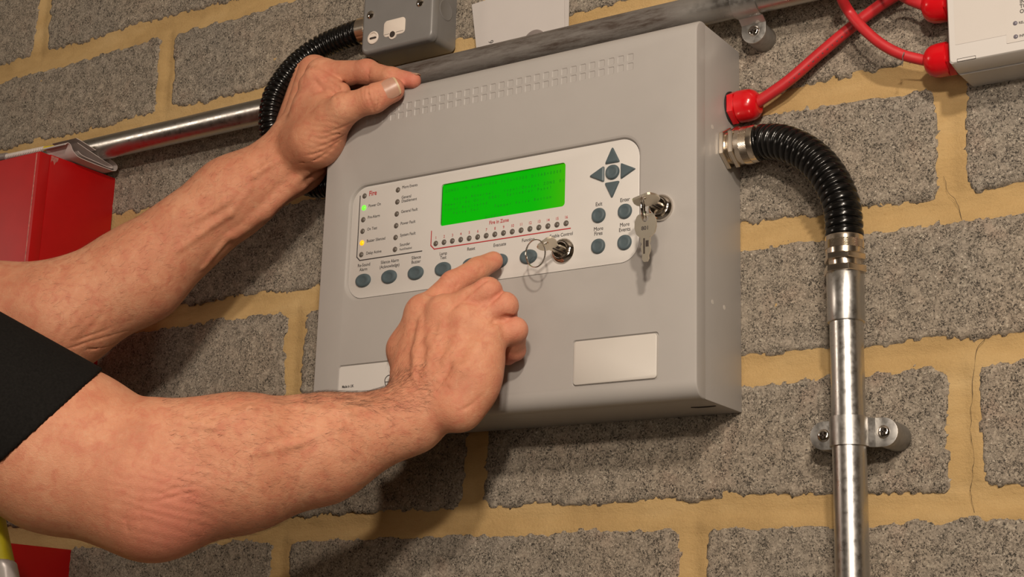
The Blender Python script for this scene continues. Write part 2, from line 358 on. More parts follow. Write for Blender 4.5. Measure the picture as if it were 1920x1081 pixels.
wall = link('wall_back', np_mesh('wall_back', np.vstack([V, extra]), np.vstack([Q, EQ])), M['mortar'], angle=180)
structure(wall)
far_mesh = None
for n in range(-12, 12):
    zb, zt = Z0+n*CP+11.2, Z0+(n+1)*CP-11.2
    k0 = math.floor((XL-joint_x(n))/BP)
    for k in range(k0+1, k0+14):
        xa, xb = joint_x(n)+k*BP+11.5, joint_x(n)+(k+1)*BP-11.5
        if xb > XR-20 or zt > ZC or zb < ZF: continue
        near = xb > FX0+40 and xa < FX1-40 and zt > FZ0+60 and zb < FZ1-60
        if near:
            st = 2.4 if (xb > -1040 and xa < 260 and zt > -140 and zb < 600) else 6.0
            ax = np.arange(xa-7, xb+7.1, st); az = np.arange(zb-7, zt+7.1, st); BX, BZ = np.meshgrid(ax, az, indexing='ij')
            e = np.minimum(np.minimum(BX-xa, xb-BX), np.minimum(BZ-zb, zt-BZ))
            c = 9.0; qx, qz = np.maximum(c-np.minimum(BX-xa, xb-BX), 0), np.maximum(c-np.minimum(BZ-zb, zt-BZ), 0)
            e = np.minimum(e, c-np.hypot(qx, qz))
            sd = n*31+k*7
            e += 2.6*noise2(BX/38+sd, BZ/38, 11)+1.8*noise2(BX/13, BZ/13, 12)+1.9*noise2(BX/4.6, BZ/4.6, 13)+1.2*noise2(BX/2.5, BZ/2.5, 17)
            h = np.clip(e/2.5, -1, 1); h = np.where(h > 0, h, h*6)
            BY = 1.4-1.9*h-0.55*noise2(BX/8, BZ/8, 14)*(e > 0)-0.35*noise2(BX/3.1, BZ/3.1, 15)-0.5*noise2(BX/60, BZ/60, 16)
            a, bq = BX.shape; ii = np.arange(a*bq).reshape(a, bq)
            QQ = np.stack([ii[:-1, :-1], ii[1:, :-1], ii[1:, 1:], ii[:-1, 1:]], -1).reshape(-1, 4)
            link('block', np_mesh('block', np.stack([BX, BY, BZ], -1).reshape(-1, 3), QQ), M['block'], wall, angle=180)
        else:
            if far_mesh is None:
                w2, h2 = (BP-23)/2, (CP-22.4)/2
                far_mesh = part('block', prism(MB(), [(rrect(-w2, w2, -h2, h2, 6, 2), 9), (rrect(-w2, w2, -h2, h2, 6, 2), 0.8), (rrect(-w2+1.5, w2-1.5, -h2+1.5, h2-1.5, 5, 2), -0.4)]), M['block'], wall, smooth=False)
                o = far_mesh
            else:
                o = far_mesh.copy(); COL.objects.link(o)
            o.location = Vector(np.array([(xa+xb)/2, 4.3, (zb+zt)/2])*MM-ORIGIN[wall.name]*MM)
# settlement cracks in the joints by the right-hand perpends
cr = MB()
for pts in ([(1771, 330), (1779, 360), (1795, 380), (1804, 412)],
            [(1836, 585), (1846, 632), (1833, 655), (1825, 700), (1821, 800), (1826, 850), (1822, 915), (1829, 960)]):
    P = [A(x+random.uniform(-1.5, 1.5), y, -0.4) for x, y in pts]; pth, s = spline(P, 2.0)
    pth[:, 0] += 0.8*noise2(s/5, s*0+1, 21); pth[:, 1] = 1.0+0.4*noise2(s/9, s*0, 22)-1.2; tube(cr, pth, 0.13+0.08*noise2(s/7, s*0, 23), 5)
part('crack', cr, M['dark'], wall)

# ================================================================== fire alarm control panel
W, H, D, SEAM = 382.8, 312.5, 84.0, -68.0
panel = thing('fire_alarm_panel', (-W/2, 0, 0), 'large grey wall-mounted fire alarm control panel with lit green display and keypad', 'control panel')
bx = MB(); box(bx, -W, 0, -0.5, SEAM+1, 0, H); part('back_box', bx, M['paint'], panel, bevel=0.8)
so = MB()                                                # seam shadow gap
box(so, -W+1.5, -1.5, SEAM-0.6, SEAM+1.2, 1.5, H-1.5); part('gasket', so, M['paint'], panel)
R = 13.0
prof = [(SEAM-0.6, -0.6)]+[(-D+R-R*math.sin(math.radians(a)), R-0.6-R*math.cos(math.radians(a))) for a in np.linspace(0, 90, 9)]
prof += [(-D+R-R*math.cos(math.radians(a)), H+0.6-R+R*math.sin(math.radians(a))) for a in np.linspace(0, 90, 9)]+[(SEAM-0.6, H+0.6)]
n = len(prof); cv = MB(); cv.add([(x, y, z) for x in (-W-0.8, 0.8) for y, z in prof],
    [(i, (i+1) % n, (i+1) % n+n, i+n) for i in range(n)]+[tuple(range(n-1, -1, -1)), tuple(range(n, 2*n))])
def rim(e):                                              # front rim of the two end caps
    a, b_ = e.verts; return abs(a.co.x-b_.co.x) < 1e-3 and min(a.co.y, b_.co.y) < SEAM-1 and len(e.link_faces) == 2 and any(len(f.verts) > 6 for f in e.link_faces)
KX0, KX1, KZ0, KZ1, KY = -351.5, -52.0, 114.2, 219.6, -D+3.0
ko = rrect(KX0, KX1, KZ0, KZ1, 17, 10)
cut1 = prism(MB(), [(grow(ko, 0.3), -D+12), (grow(ko, 0.3), KY), (grow(ko, 0.5), -D+2.6), (grow(ko, 1.1), -D+0.9), (grow(ko, 2.4), -D+0.15), (grow(ko, 4.0), -D-0.3)])
bo, mo = rrect(-109.3, -33.4, 16.4, 52.2, 2.6, 5), rrect(-353.6, -277.5, 16.4, 52.2, 2.6, 5)
cuts = [cut1]+[prism(MB(), [(grow(o_, 0.5), -D+1.6), (grow(o_, 1.6), -D-0.5)]) for o_ in (bo, mo)]
vc = MB(); VX = [-60.4-9.17*i for i in range(31)]
for x in VX:
    for z in (289.6, 281.5):
        prism(vc, [(rrect(x-2.4, x+2.4, z-2.7, z+2.7, .5, 1), -D+0.55), (rrect(x-3.1, x+3.1, z-3.4, z+3.4, .7, 1), -D-0.1)])
cuts.append(vc)
LK = (-30.4, 154.2)
cover = link('cover', boolean(cv, cuts, rim), M['paint'], panel, angle=28)
for z, y in ((227.5, -53.3), (80.2, -54.1), (80.4, -32.7)):  # small side holes
    part('hole', lathe(MB(), (-0.6, y, z), (1, 0, 0), [(2.0, 0), (2.0, 0.75)], 14), M['blank'], panel)
part('hinge_slot', tube(MB(), [(-26, -40, -0.2), (-20, -38.5, -0.5), (-12, -38, -0.5), (-5, -38.5, -0.2)], 0.5, 6), M['dark'], panel)
# keypad overlay with a window for the display
LX0, LX1, LZ0, LZ1 = -251.2, -122.6, 170.0, 208.6
kp = prism(MB(), [(ko, KY+1.0), (ko, KY-0.35), (grow(ko, -0.4), KY-0.6)])
win = prism(MB(), [(rrect(LX0, LX1, LZ0, LZ1, 3.0, 5), KY+4), (rrect(LX0, LX1, LZ0, LZ1, 3.0, 5), KY-4)])
keypad = link('keypad_plate', boolean(kp, [win]), M['plate'], panel, angle=30)
FY = KY-0.6                                              # face of the overlay
sc = MB(); box(sc, LX0-3, LX1+3, KY+1.9, KY+3.2, LZ0-3, LZ1+3); disp = part('display', sc, M['lcd'], panel, smooth=False)
fr = MB()
for x0, x1_, z0, z1_ in ((LX0-3, LX0, LZ0-3, LZ1+3), (LX1, LX1+3, LZ0-3, LZ1+3), (LX0, LX1, LZ1, LZ1+3), (LX0, LX1, LZ0-3, LZ0)):
    box(fr, x0, x1_, KY+1.05, KY+1.95, z0, z1_)
part('display_frame', fr, M['dark'], disp, smooth=False)
rows = ['ZONES IN ALARM=000 FLTS=0000 DISAB=0000', '', '   Valve Abnormal  :Input/Output ZONE 01', 'Powell Ac Unit 0001  Sprinkler Panel', 'Input Activated', '   Valve Set  -  Tamper Valve Bottom', '', '              ACCESS 2']
lt = MB(); cw = 124.6/40
for i, s in enumerate(rows):
    zl = LZ1-3.1-(i+1)*4.28
    for k, ch in enumerate(s):
        if ch != ' ': text_mesh(lt, ch, LX0+2.2+(k+0.5)*cw, zl, KY+1.82, 3.7, 'CENTER', 0.0 if ch == 'M' else 0.010, 0.80 if ch not in 'MWm' else 0.66)
part('display_text', lt, M['lcdink'], disp, smooth=False)['kind'] = 'stuff'
# lamps
def led(x, z, mat, name='indicator_lamp'):
    mb = lathe(MB(), (x, FY+0.35, z), (0, -1, 0), [(2.55, 0), (2.55, 0.45), (2.2, 0.6), (2.1, 0.45), (1.7, 1.05), (1.0, 1.4), (0.3, 1.5)], 16)
    return part(name, mb, mat, keypad)
led0 = led_g = None
cols = [210.9, 199.6, 188.2, 177.2, 166.2, 155.1]
for x in (-338.0, -299.6):
    for i, z in enumerate(cols):
        if x < -330 and i == 1: led(x, z, M['led_green'])['label'] = 'lit green power lamp'
        elif x < -330 and i == 4: led(x, z, M['led_amber'])['label'] = 'lit amber buzzer lamp'
        else:
            if led0 is None: led0 = led(x, z, M['led'])
            else:
                o = led0.copy(); COL.objects.link(o); o.location = led0.location+Vector((x+338.0, 0, z-cols[0]))*MM
for i in range(16):
    o = led0.copy(); COL.objects.link(o); o.location = led0.location+Vector((-254.6+8.92*i+338.0, 0, 154.7-cols[0]))*MM
# buttons
def dome(mb, x, z, rx, rz, h=2.4):
    n = 28; lv = []
    for s, y in ((1.03, FY+0.3), (1.03, FY-0.1), (0.97, FY-h*0.5), (0.90, FY-h*0.85), (0.78, FY-h), (0.60, FY-h-0.05), (0.52, FY-h+0.25), (0.2, FY-h+0.35)):
        lv.append(([(x+rx*s*math.cos(2*math.pi*k/n), z+rz*s*math.sin(2*math.pi*k/n)) for k in range(n)], y))
    return prism(mb, lv)
b0 = part('button', dome(MB(), -334.0, 130.3, 8.5, 6.3), M['button'], keypad)
for i in range(1, 7):
    o = b0.copy(); COL.objects.link(o); o.location = b0.location+Vector((29.48*i, 0, 0))*MM
r0 = part('round_button', dome(MB(), -89.5, 157.0, 6.4, 6.4), M['button'], keypad)
for x, z in ((-64.9, 157.0), (-89.5, 130.7), (-64.9, 130.7), (-77.0, 192.4)):
    o = r0.copy(); COL.objects.link(o); o.location = r0.location+Vector((x+89.5, 0, z-157.0))*MM
def tri(px_, pz, ang):
    base = [(0, 7.4), (-7.0, -6.6), (7.0, -6.6)]; out = []
    for i in range(3):                                   # rounded corners
        p, a, b_ = np.array(base[i]), np.array(base[i-1]), np.array(base[(i+1) % 3])
        ua, ub = (a-p)/np.linalg.norm(a-p), (b_-p)/np.linalg.norm(b_-p)
        for t in np.linspace(0, 1, 4): out.append(p+(1-t)**2*ua*1.6+t*t*ub*1.6)
    c, s = math.cos(ang), math.sin(ang); o = [(px_+q[0]*c-q[1]*s, pz+q[0]*s+q[1]*c) for q in out]
    sh = lambda k: [(px_+(a-px_)*k, pz+(b_-pz)*k) for a, b_ in o]
    return prism(MB(), [(sh(1.02), FY+0.3), (sh(1.0), FY-1.1), (sh(0.86), FY-1.9), (sh(0.78), FY-2.0)])
for x, z, a in ((-77.0, 206.9, 0), (-77.0, 177.3, math.pi), (-91.4, 192.0, math.pi/2), (-62.3, 192.0, -math.pi/2)):
    part('arrow_button', tri(x, z, a), M['button'], keypad)
# printed lettering
ink, red = MB(), MB(); TY = FY-0.12
def T(s, px_, py_, size, al='LEFT', mb=None, bold=0.013, sq=0.88):
    q = A(px_, py_, -D+2.4)
    if 'M' in s:                                         # this glyph cannot be thickened: strike it twice
        for dx_ in (-0.07, 0.07): text_mesh(mb or ink, s, q[0]+dx_, q[2], TY-0.02*(dx_ > 0), size, al, 0.0, sq)
    else: text_mesh(mb or ink, s, q[0], q[2], TY, size, al, bold, sq)
T('Fire', 691.8, 367.3, 6.6, mb=red, bold=0.022)
for s, x, y in (('Power On', 690.9, 388.4), ('Pre-Alarm', 689.4, 410), ('On Test', 688.3, 432.2), ('Buzzer Silenced', 687.4, 454.2), ('Delay Active', 686.5, 477.2),
                ('More Events', 754, 353.6), ('General', 752.8, 372.6), ('Disablement', 752.8, 379.6), ('General Fault', 751.9, 399.4), ('Power Fault', 751, 421.6), ('System Fault', 750.1, 443.5), ('Sounder', 749.5, 461.6)):
    T(s, x, y, 3.85)
T('Fault/Disabled', 749, 469.4, 2.75)
for s, x, y, z in (('Re-Sound', 682.3, 499, 4.2), ('Alarm', 681.4, 507.4, 4.2), ('Silence Alarm', 730.9, 492.3, 4.2), ('(Acknowledge)', 730.3, 501, 4.2), ('Silence', 780.3, 485, 4.2), ('Buzzer', 780, 493, 4.2),
                   ('Lamp', 831.2, 477.6, 4.2), ('Test', 831, 485.4, 4.2), ('Reset', 883.3, 468.8, 4.2), ('Evacuate', 937, 461, 4.2), ('Function', 990.5, 452, 4.2), ('Enable Control', 1052.3, 443.2, 4.2)):
    T(s, x, y, z, 'CENTER')
for s, x, y in (('Exit', 1123, 385.6), ('Enter', 1171.9, 377.4), ('More', 1122.2, 431.8), ('Fires', 1122, 440.6), ('More', 1171.3, 424), ('Events', 1171.3, 433.2)):
    T(s, x, y, 4.7, 'CENTER')
T('Fire in Zone', 935.5, 417.9, 4.6, 'CENTER', red, 0.02)
for i in range(16): text_mesh(red, str(i+1), -254.6+8.92*i, 158.8, TY, 3.6, 'CENTER', 0.016, 0.88)
def line(mb, pts, w):
    for i_, ((x0, z0), (x1_, z1_)) in enumerate(zip(pts, pts[1:])):
        d = np.array([x1_-x0, z1_-z0]); d = d/np.linalg.norm(d)*w/2; nn = np.array([-d[1], d[0]])
        a, b_ = np.array([x0, z0])-d, np.array([x1_, z1_])+d
        mb.add([(p[0], TY-0.03*i_, p[1]) for p in (a+nn, a-nn, b_-nn, b_+nn)], [(0, 1, 2, 3)])
line(red, [(-259.8, 166.6), (-259.8, 153.6), (-256, 149.8), (-116.5, 149.8)], 0.95)
line(ink, [(-343.0, 211.5), (-343.0, 153.4), (-339.4, 149.8), (-269.5, 149.8)], 0.95)
for nm_, mb_, mt_ in (('black_lettering', ink, 'ink'), ('red_lettering', red, 'redink')): part(nm_, mb_, M[mt_], keypad, smooth=False)['kind'] = 'stuff'
# label plates
bp_ = part('blank_plate', prism(MB(), [(grow(bo, 0.1), -D+1.7), (grow(bo, -0.1), -D-0.5), (grow(bo, -0.5), -D-0.8)]), M['blank'], panel)
mp_ = part('maker_plate', prism(MB(), [(grow(mo, 0.1), -D+1.7), (grow(mo, -0.1), -D-0.4), (grow(mo, -0.4), -D-0.7)]), M['plate'], panel)
mk = MB(); y_ = -D-0.85; text_mesh(mk, 'Made in UK', -349.0, 32.4, y_, 3.4, 'LEFT', 0.03, 0.8)
def flat_curve(mb, pts, w):
    pth, s = spline([(a, 0, b_) for a, b_ in pts], 0.6); Tn = np.gradient(pth, axis=0); Tn /= np.linalg.norm(Tn, axis=1)[:, None]
    N_ = np.stack([-Tn[:, 2], Tn[:, 0]], 1)*w/2; L = [(p[0]+q[0], y_, p[2]+q[1]) for p, q in zip(pth, N_)]; Rr = [(p[0]-q[0], y_, p[2]-q[1]) for p, q in zip(pth, N_)]
    k = len(L); mb.add(L+Rr, [(i, i+1, k+i+1, k+i) for i in range(k-1)])
cxm, czm = -292.2, 33.5                                   # approval mark: heart shape with a bar and an inner S line
flat_curve(mk, [(cxm, czm+3.2), (cxm-2.0, czm+5.6), (cxm-5.6, czm+6.2), (cxm-8.6, czm+3.4), (cxm-8.4, czm-0.4), (cxm-5.8, czm-6.5), (cxm-4.6, czm-9.5)], 0.8)
flat_curve(mk, [(cxm, czm+3.2), (cxm+2.0, czm+5.6), (cxm+5.6, czm+6.2), (cxm+8.6, czm+3.4), (cxm+8.4, czm-0.4), (cxm+5.8, czm-6.5), (cxm+4.6, czm-9.5)], 0.8)
flat_curve(mk, [(cxm-8.5, czm+0.6), (cxm, czm+0.6), (cxm+8.5, czm+0.6)], 0.7)
flat_curve(mk, [(cxm-4.2, czm+0.4), (cxm-4.0, czm-2.2), (cxm-1.5, czm-4.6), (cxm+0.5, czm-6.6), (cxm+0.6, czm-9.6)], 0.7)
part('plate_lettering', mk, M['ink'], mp_, smooth=False)['kind'] = 'stuff'
# locks
def lock(x, z, face, nm, out=0.0):
    o = (x, face+0.6, z)
    l = part(nm, lathe(MB(), o, (0, -1, 0), [(10.9, 0), (11.0, 1.2+out), (10.4, 2.2+out), (8.6, 4.0+out), (7.9, 4.2+out), (7.4, 3.6+out)], 40), M['chrome'], panel)
    part('lock_barrel', lathe(MB(), o, (0, -1, 0), [(7.2, 0.5), (7.2, 5.2+out), (6.6, 6.0+out), (0.01, 6.0+out)], 32, cap=False), M['chrome'], l)
    return face+0.6-6.0-out
EN = (-123.4, 131.0)
fe = lock(*EN, FY, 'control_lock'); fd = lock(*LK, -D, 'door_lock', 1.8)
# ================================================================== keys and rings
def plate_from(mb, ol, o, ea, eb, th):                   # outline in plane (ea, eb) with thickness
    o, ea, eb = (np.asarray(q, float) for q in (o, ea, eb)); nn = np.cross(ea, eb); nn /= np.linalg.norm(nn); k = len(ol)
    V = [o+ea*a+eb*b+nn*s*th/2 for s in (-1, 1) for a, b in ol]
    return mb.add(V, [(i, (i+1) % k, (i+1) % k+k, i+k) for i in range(k)]+[tuple(range(k-1, -1, -1)), tuple(range(k, 2*k))])
def key_outline(bow_w=20.0, bow_l=20.0, blade_l=22.0, bw=8.0):   # along +b: blade tip at b=0, bow end at b=blade_l+bow_l
    h, L = bow_w/2, blade_l
    pts = [(-1.6, 0), (1.6, 0), (2.8, 2), (2.6, 5), (bw/2, 8), (bw/2, 12), (bw/2-.8, 14), (bw/2, 16), (bw/2, L)]
    pts += [(h*0.55, L+0.2), (h*0.86, L+3), (h, L+8), (h*0.98, L+13), (h*0.80, L+bow_l-1.5), (h*0.62, L+bow_l), (-h*0.62, L+bow_l), (-h*0.80, L+bow_l-1.5), (-h*0.98, L+13), (-h, L+8), (-h*0.86, L+3), (-h*0.55, L+0.2)]
    pts += [(-bw/2, L), (-bw/2, 16), (-bw/2+1.2, 14), (-bw/2, 12), (-bw/2+.6, 9), (-2.6, 5), (-2.8, 2)]
    return pts
def key(name, o, ea, eb, label, blade=22.0, th=1.9, group=None, number=None, bow=20.0):
    o, ea, eb = (np.asarray(q, float) for q in (o, ea, eb)); ea = ea/np.linalg.norm(ea); eb = eb/np.linalg.norm(eb)
    t = thing(name, o, label, 'key', group); hb = blade+bow-3.8
    mb = plate_from(MB(), key_outline(bow, bow, blade_l=blade), o, ea, eb, th); nn = np.cross(ea, eb)
    c = lathe(MB(), o+eb*hb-nn*3, nn, [(2.7, 0), (2.7, 6)], 20)
    b_ = link('key_body', boolean(mb, [c]), M['brasskey'], t, angle=30)
    g = MB()
    for s in (1, -1): g.add([o+ea*a+eb*q+nn*s*(th/2+0.05) for a, q in ((-1.6, 6), (-0.2, 6), (-0.2, blade-1), (-1.6, blade-1))], [(0, 1, 2, 3)])
    for s in (1, -1): g.add([o+ea*a+eb*q+nn*s*(th/2+0.06) for a, q in ((0.4, blade-8), (3.0, blade-8), (3.0, blade-3), (0.4, blade-3))], [(0, 1, 2, 3)])
    part('key_groove', g, M['dark'], t, smooth=False)
    if number:
        nb = MB(); text_mesh(nb, number, 0, 0, 0, 4.4, 'CENTER', 0.02, to3=lambda v: o+ea*v[0]+eb*(blade+5.6+v[2])+nn*(th/2+0.12))
        part('key_number', nb, M['ink'], t, smooth=False)
    return o+eb*hb
def ring(name, c, nrm, rad, wire, label, parts_axis=None):
    d, u, w = frame(nrm); mb = MB(); n = 56; c = np.asarray(c, float)
    pth = [c+(u*math.cos(a)+w*math.sin(a))*rad+d*(wire*0.9*(a/(4*math.pi)-0.5)*2) for a in np.linspace(0, 4*math.pi, 2*n)]
    tube(mb, pth, wire/2, 8); o = part(name, mb, M['chrome']); return tag(o, label, 'key ring')
ek = np.array([0.87, 0, 0.49]); 
h1 = key('key', (EN[0], fe+8.0, EN[1]), ek, (0, -1, 0), 'brass key standing in the keypad control lock with thin wire ring', blade=19.0, bow=15.5)
ring('key_ring', h1+np.array([-7.5, -2.0, -8.5]), (0.25, 1, 0.12), 11.3, 0.8, 'large thin wire key ring hanging from the key in the control lock')
h2 = key('key', (LK[0], fd+9.0, LK[1]), (0.97, 0, 0.22), (0, -1, 0), 'dark key seen edge on, pushed into the lock at the cover\'s right edge', blade=17.0)
rc = h2+np.array([1.2, -1.0, -9.0])
ring('key_ring', rc, (0.93, 0.36, 0.05), 9.6, 1.2, 'small steel split ring joining the two keys at the cover lock')
hz = rc+np.array([3.2, -1.2, -9.8])
tip = hz-np.array([0.0, 0.0, 1.0])*(19.5+14.7)
key('key', tip, (0.999, 0.035, 0.0), (0.0, -0.02, 1.0), 'bright key with number 801 hanging freely from split ring below the cover lock', blade=19.5, bow=18.5, number='801')

# ================================================================== conduit work
def saddle(x, y, z, ax, ear_y, label, r=12.8, width=22.0, ears=(1, 1), standoff=(1, 1)):
    """strap over a conduit; ax = 'x' or 'z' is the conduit direction; ears lie on the plane ear_y"""
    t = thing('conduit_saddle', (x, ear_y, z), label, 'saddle clip', 'conduit saddle clips'); hw = width/2; th = 1.6; reach = 24.5
    def P(a, b, yy):                                     # a along the conduit, b across it
        return (x+a, yy, z+b) if ax == 'x' else (x+b, yy, z+a)
    prof = [(-r-4.5, ear_y)]+[((r+th)*-math.cos(q), y-(r+th)*math.sin(q)) for q in np.linspace(-0.35, math.pi+0.35, 26)]+[(r+4.5, ear_y)]
    inner = [(-r-3.0, ear_y+th)]+[(r*-math.cos(q), y-r*math.sin(q)) for q in np.linspace(-0.35, math.pi+0.35, 26)]+[(r+3.0, ear_y+th)]
    prof = [(b, min(yy, ear_y)) for b, yy in prof]; inner = [(b, min(yy, ear_y+th)) for b, yy in inner]
    n = len(prof); V = []
    for a in (-hw, hw): V += [P(a, b, yy) for b, yy in prof]+[P(a, b, yy) for b, yy in inner]
    Fc = []
    for i in range(n-1):
        Fc += [(i, i+1, 2*n+i+1, 2*n+i), (n+i, 3*n+i, 3*n+i+1, n+i+1), (i, n+i, n+i+1, i+1), (2*n+i, 2*n+i+1, 3*n+i+1, 3*n+i)]
    Fc += [(0, 2*n, 3*n, n), (n-1, 2*n-1, 4*n-1, 3*n-1)]
    part('strap', MB().add(V, Fc), M['clip'], t, angle=40)
    for s, on, so_ in ((-1, ears[0], standoff[0]), (1, ears[1], standoff[1])):
        if not on: continue
        ol = [(-hw, 0), (hw, 0)]+[(hw*math.cos(q), (reach-r-4)+0.0+hw*math.sin(q)) for q in np.linspace(0, math.pi, 14)]
        V = [P(a, s*(r+3.0+b), ear_y+k) for k in (0, th) for a, b in ol]; k = len(ol)
        e = part('ear', MB().add(V, [(i, (i+1) % k, (i+1) % k+k, i+k) for i in range(k)]+[tuple(range(k)), tuple(range(2*k-1, k-1, -1))]), M['clip'], t, angle=40, bevel=0.3)
        c = P(0, s*(r+3.0+reach-r-4), ear_y)
        sm = lathe(MB(), (c[0], c[1]+0.2, c[2]), (0, -1, 0), [(5.0, 0), (5.0, 0.5), (4.4, 1.3), (3.2, 1.8), (0.5, 2.0)], 20)
        scr = part('screw', sm, M['chrome'], e)
        x_ = MB(); box(x_, c[0]-2.6, c[0]+2.6, c[1]-2.1, c[1]-1.5, c[2]-0.45, c[2]+0.45); box(x_, c[0]-0.45, c[0]+0.45, c[1]-2.1, c[1]-1.5, c[2]-2.6, c[2]+2.6)
        part('standoff' if so_ else 'washer', lathe(MB(), (c[0], ear_y+th, c[2]), (0, 1, 0), [(10.6, 0), (10.9, 0.5), (10.9, -ear_y-th-1.2), (10.2, -ear_y-th+0.5)] if so_ else [(6, 0), (6, -ear_y-th+0.5)], 28), M['cast'], e)
        part('screw_slot', x_, M['dark'], e, smooth=False)
    return t
HC_Y, HC_Z, HC_R = -34.0, 342.2, 13.1                     # horizontal conduit axis
hc, s = spline([(-1700, HC_Y, HC_Z-2.0), (-900, HC_Y, HC_Z-0.6), (-300, HC_Y, HC_Z), (900, HC_Y, HC_Z+0.5)], 40)
o = part('conduit', tube(MB(), hc, HC_R, 28), M['conduit']); tag(o, 'long horizontal steel conduit, dirty along its middle, running above the grey panel', 'conduit')
sx = A(1412, 43, -24)
saddle(sx[0], HC_Y, HC_Z, 'x', -23.0, 'steel saddle clip holding the horizontal conduit at the upper right of the grey panel')
VC_X, VC_Y, VC_R = 105.2, -40.0, 12.7                     # vertical conduit axis
zt = A(1584, 598, VC_Y-12)[2]; zc = A(1585, 503, VC_Y-12)[2]
vct = thing('conduit', (VC_X, VC_Y, -300), 'vertical steel conduit dropping down the block wall at the right', 'conduit')
part('pipe', tube(MB(), [(VC_X, VC_Y, q) for q in np.linspace(-1300, zt+6, 30)], VC_R, 28), M['zinc'], vct)
part('coupler', lathe(MB(), (VC_X, VC_Y, zt), (0, 0, 1), [(12.9, 0), (14.1, 0.2), (14.3, 0.8), (14.3, zc-zt-1), (13.8, zc-zt), (12, zc-zt)], 36), M['zinc'], vct)
vs = A(1594, 803, -55)
saddle(VC_X, VC_Y, vs[2], 'z', -31.5, 'steel saddle clip screwed across the vertical conduit', standoff=(1, 1))
# ---- ribbed flexible conduits
def hexagon(af, phase=0.0): return af/math.sqrt(3)
def flex(mb, path, R_, pitch, depth):
    pth, s = spline(path, 0.62); ph = (s/pitch) % 1.0
    g = np.clip(1-np.abs(ph-0.5)/0.20, 0, 1); rr = R_-depth*g**0.6-0.35*np.abs(ph*2-1)**3*0-0.3*np.clip(1-np.abs(ph-0.5)/0.5, 0, 1)-0.25*np.abs(ph-0.0)*0
    return tube(mb, pth, rr, 22), pth
def gland(name, o, axis, parts, label, cat='cable gland', group=None):
    """parts: (name, kind, [(r, h)...], material)"""
    t = thing(name, o, label, cat, group)
    for nm, kind, pr, mat in parts:
        seg = 6 if kind == 'hex' else (64 if kind == 'knurl' else 32)
        pt = part(nm, lathe(MB(), o, axis, pr, seg, phase=math.radians(30) if kind == 'hex' else 0), mat, t, angle=25, bevel=0.35 if kind == 'hex' else 0)
    return t
def knurl(o, axis, r, h0, h1, mat, parent):
    d, u, w = frame(axis); V = []; Fc = []; na, nh = 72, 12; o = np.asarray(o, float)
    for j in range(nh+1):
        for k in range(na):
            a = 2*math.pi*k/na; b_ = 0.35*((k+j) % 2); V.append(o+d*(h0+(h1-h0)*j/nh)+(u*math.cos(a)+w*math.sin(a))*(r+b_))
    for j in range(nh):
        for k in range(na):
            p, q = j*na+k, j*na+(k+1) % na; Fc.append((p, q, q+na, p+na))
    part('knurled_grip', MB().add(V, Fc), mat, parent, smooth=False)
G1 = np.array([0.0, -27.0, 217.0]); hx = lambda af, a, b_: [(af/1.732-0.6, a), (af/1.732, a+0.6), (af/1.732, b_-0.6), (af/1.732-0.6, b_)]
g1 = gland('conduit_gland', G1, (1, 0, 0), [
    ('locknut', 'hex', hx(31, 0.2, 4.2), M['nickel']), ('neck', 'round', [(13.4, 4), (13.4, 5.2), (12.6, 5.8), (13.2, 6.4), (13.2, 9)], M['nickel']),
    ('hex_nut', 'hex', hx(31, 8.2, 12.4), M['nickel']), ('sleeve', 'round', [(14.2, 12), (15.3, 12.6), (15.3, 16), (15.6, 27), (15.2, 28.5), (12.5, 28.5)], M['nickel'])],
    'nickel gland on the right side of the grey panel, just under the red gland', group='nickel conduit glands')
knurl(G1, (1, 0, 0), 15.5, 17.0, 23.5, M['nickel'], g1)
G2 = np.array([VC_X, VC_Y, zc])
g2 = gland('conduit_gland', G2, (0, 0, 1), [
    ('locknut', 'hex', hx(30, -1.0, 4.0), M['nickel']), ('neck', 'round', [(12.3, 3.5), (12.0, 6.0), (12.6, 10)], M['nickel']),
    ('hex_nut', 'hex', hx(29, 9.0, 13.4), M['nickel']), ('sleeve', 'round', [(13.5, 13), (14.6, 13.8), (14.8, 27), (14.4, 28.4), (12, 28.4)], M['nickel'])],
    'nickel gland on top of the vertical conduit below the black hose', group='nickel conduit glands')
knurl(G2, (0, 0, 1), 14.7, 18.0, 24.5, M['nickel'], g2)
E1, E2 = G1+np.array([27.0, 0, 0]), G2+np.array([0, 0, 27.0])
mid = [A(1470, 268, -33), A(1510, 286, -36), A(1540, 312, -38), A(1563, 346, -39), A(1578, 385, -40)]
fb, _ = flex(MB(), [E1, E1+np.array([9, 0, 0])]+mid+[E2+np.array([0, 0, 10]), E2], 14.9, 6.4, 2.2)
o = part('flexible_conduit', fb, M['rubber'], angle=180, fix=False); tag(o, 'black ribbed flexible conduit curving down from panel side to the vertical pipe', 'flexible conduit', 'black ribbed flexible conduits')
